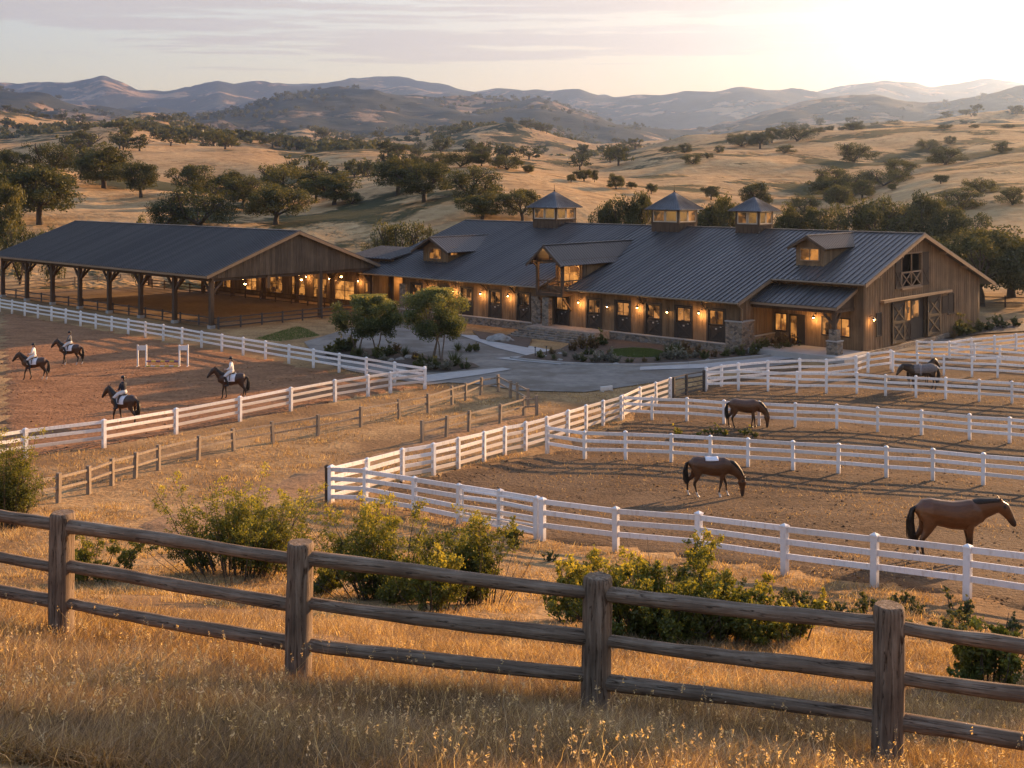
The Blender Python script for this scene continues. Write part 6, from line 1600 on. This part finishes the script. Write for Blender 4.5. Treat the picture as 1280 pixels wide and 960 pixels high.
# ------------------------------------------------------------------ dry grass
def scatter(seed, n, y0, y1, dens_y, clump, excl_=True):
    q = np.random.default_rng(seed); t = q.uniform(0, 1, n); Yc = y0+(y1-y0)*t**dens_y; Xc = q.uniform(-.5, .5, n)*Yc*1.0
    k = max(1, clump); X = (Xc[:, None]+q.normal(scale=.05+.002*Yc[:, None], size=(n, k))).ravel(); Y = (Yc[:, None]+q.normal(scale=.05+.002*Yc[:, None], size=(n, k))).ravel()
    tone = np.repeat(q.normal(scale=.16, size=n), k)
    keep = np.ones(len(X), bool)
    if excl_:
        for e in excl: keep &= ~inpoly(np.stack([X, Y], -1), e)
    keep &= Y > 5.5
    return q, X[keep], Y[keep], tone[keep]
def grass(name, seed, n, y0, y1, dy, clump, hlo, hhi, w0, thresh=None, lean=(.15, .9)):
    q, X, Y, tone = scatter(seed, n, y0, y1, dy, clump)
    patch = fbm(X*.5, Y*.5, 3, 77)
    if thresh is not None: k = fbm(X*.22, Y*.22, 3, 55)+.25*patch > thresh; X, Y, tone, patch = X[k], Y[k], tone[k], patch[k]
    n = len(X); h = q.uniform(hlo, hhi, n)*(1+.9*np.clip(patch, -.5, .6)); le = q.uniform(lean[0], lean[1], n)
    me = blades(name, np.stack([X, Y, gz(X, Y)-.01], -1), h, le, np.full(n, w0)*q.uniform(.6, 1.4, n), 'straw', np.clip(.42+tone+.5*patch+q.normal(size=n)*.15, 0, 1), seed+1, 4 if y1 < 25 else 3)
    return tag(link(name, me), kind='stuff')
grass('dry_grass', 1, 25000, 6.3, 13.5, 1.35, 8, .06, .20, .006, -.5, (.3, 1.5))
grass('dry_grass', 2, 12000, 12.5, 22, 1.2, 8, .08, .25, .0085, -.45, (.3, 1.3))
grass('dry_grass', 3, 22000, 20, 45, 1.1, 6, .07, .22, .014, -.15, (.3, 1.2))
grass('dry_grass', 4, 20000, 40, 85, 1.0, 5, .06, .2, .024, -.08)
# tall seed stalks
q = np.random.default_rng(9); n = 1500; Y = 6.5+8*q.uniform(0, 1, n)**1.3; X = q.uniform(-.5, .5, n)*Y; h = q.uniform(.2, .42, n)
me = blades('seed_stalks', np.stack([X, Y, gz(X, Y)], -1), h, q.uniform(.1, .6, n), np.full(n, .0045), 'straw', q.uniform(.35, .9, n), 10, 4)
tag(link('seed_stalks', me), kind='stuff')
co_ = np.zeros(len(me.vertices)*3, np.float32); me.vertices.foreach_get('co', co_); tip = co_.reshape(n, 9, 3)[:, 8]
k = 9; cen = np.repeat(tip, k, 0)+q.normal(scale=1, size=(n*k, 3))*np.array([.007, .007, .02]); me = leaves('seed_heads', cen, .011, 'straw', np.clip(q.normal(.7, .15, n*k), 0, 1), 12, .35); tag(link('seed_heads', me), kind='stuff')

# clods of churned dirt
def clods(name, poly, n, r0, r1, m, seed, ymax=1e9):
    q = np.random.default_rng(seed); a = np.array([[p.x, p.y] for p in poly]); Yc = q.uniform(a[:, 1].min(), min(a[:, 1].max(), ymax), n); Xc = q.uniform(-.6, .6, n)*Yc
    k = inpoly(np.stack([Xc, Yc], -1), a); Xc, Yc = Xc[k], Yc[k]; k = vnoise(Xc*.3, Yc*.3, 5) > -.12; Xc, Yc = Xc[k], Yc[k]; n = len(Xc)
    r = r0+(r1-r0)*q.uniform(0, 1, n)**3; base = np.array([(1, 0, 0), (0, 1, 0), (-1, 0, 0), (0, -1, 0), (0, 0, .7), (0, 0, -.4)])
    V = base[None]*r[:, None, None]*q.uniform(.6, 1.5, (n, 6, 1)); t = q.uniform(0, 6.28, n); c_, s_ = np.cos(t)[:, None], np.sin(t)[:, None]
    X = V[..., 0]*c_-V[..., 1]*s_+Xc[:, None]; Y = V[..., 0]*s_+V[..., 1]*c_+Yc[:, None]; Z = V[..., 2]+(gz(Xc, Yc)+.05)[:, None]
    f = np.array([(0, 1, 4), (1, 2, 4), (2, 3, 4), (3, 0, 4), (1, 0, 5), (2, 1, 5), (3, 2, 5), (0, 3, 5)])
    me = npmesh(name, np.stack([X, Y, Z], -1).reshape(-1, 3), (f[None]+6*np.arange(n)[:, None, None]).reshape(-1, 3), smooth=True); me.materials.append(M[m]); tag(link(name, me), kind='stuff')
clods('dirt_clods', pad_poly, 22000, .015, .07, 'paddock_dirt', 41, 80)
clods('dirt_clods', arena_poly, 26000, .02, .09, 'arena_dirt', 42, 95)
# oaks uphill to the right, outside the picture, whose shade falls across the foreground grass
for x, y, h, w_, v, l in ((16.9, 25.9, 15.5, 3.8, 3, 'tall oak on the slope right of the log fence, its shade on the grass'),):
    tree('oak_tree', Vector((x, y, g(x, y)-.1)), h, w_, v, l, 'oak')
o = empty('white_board', ghit(758, 489), .5, 'short white board standing on the ground beside the driveway and the white fence', 'board')
mb = MB(); mb.box(-.45, .45, -.05, .05, .04, .32); mb.build('panel', M['white_paint'], o)
mb = MB(); mb.box(-.4, -.3, -.2, .2, -.03, .04); mb.build('foot', M['white_paint'], o); mb = MB(); mb.box(.3, .4, -.2, .2, -.03, .04); mb.build('foot', M['white_paint'], o)
wd_ = [shrub_data(90+i, 260, .9, .38, .05, 'shrub_leaf', 7) for i in range(2)]
for i, (px, py, s) in enumerate(((850, 544, 1.1), (872, 547, .8), (893, 545, 1.2), (907, 546, 1.2), (930, 546, 1.1), (945, 548, 1.0))):
    put_shrub('yellow_weed', ghit(px, py)+Vector((0, 0, .04)), wd_[i % 2], 'small yellow green weed in the middle paddock behind the white fence', 'weed', 'yellow weeds in the middle paddock', s)
wd_ = [shrub_data(190+i, 500, 1.6, .4, .045, 'garden_leaf', 9) for i in range(3)]
for i in range(34):
    t = i/33; px = 690+590*t+rnd.uniform(-14, 14); py = 712+78*t+rnd.uniform(-12, 22)
    put_shrub('green_weed', ghit(px, py), wd_[i % 3], 'low green weed patch on the bank below the near white fence', 'weed', 'low weeds on the bank below the near white fence', rnd.uniform(.5, 1.1))

q, X, Y, tone = scatter(31, 26000, 27, 80, 1.0, 5, False)
k = inpoly(np.stack([X, Y], -1), excl[1]) & (fbm(X*.11, Y*.2, 3, 12)+.2*q.normal(size=len(X)) > .16); X, Y, tone = X[k], Y[k], tone[k]; n = len(X)
tag(link('dry_grass', blades('dry_grass', np.stack([X, Y, gz(X, Y)+.04], -1), q.uniform(.04, .13, n), q.uniform(.3, 1.3, n), np.full(n, .018), 'straw', np.clip(.35+tone+q.normal(size=n)*.15, 0, 1), 33, 3)), kind='stuff')
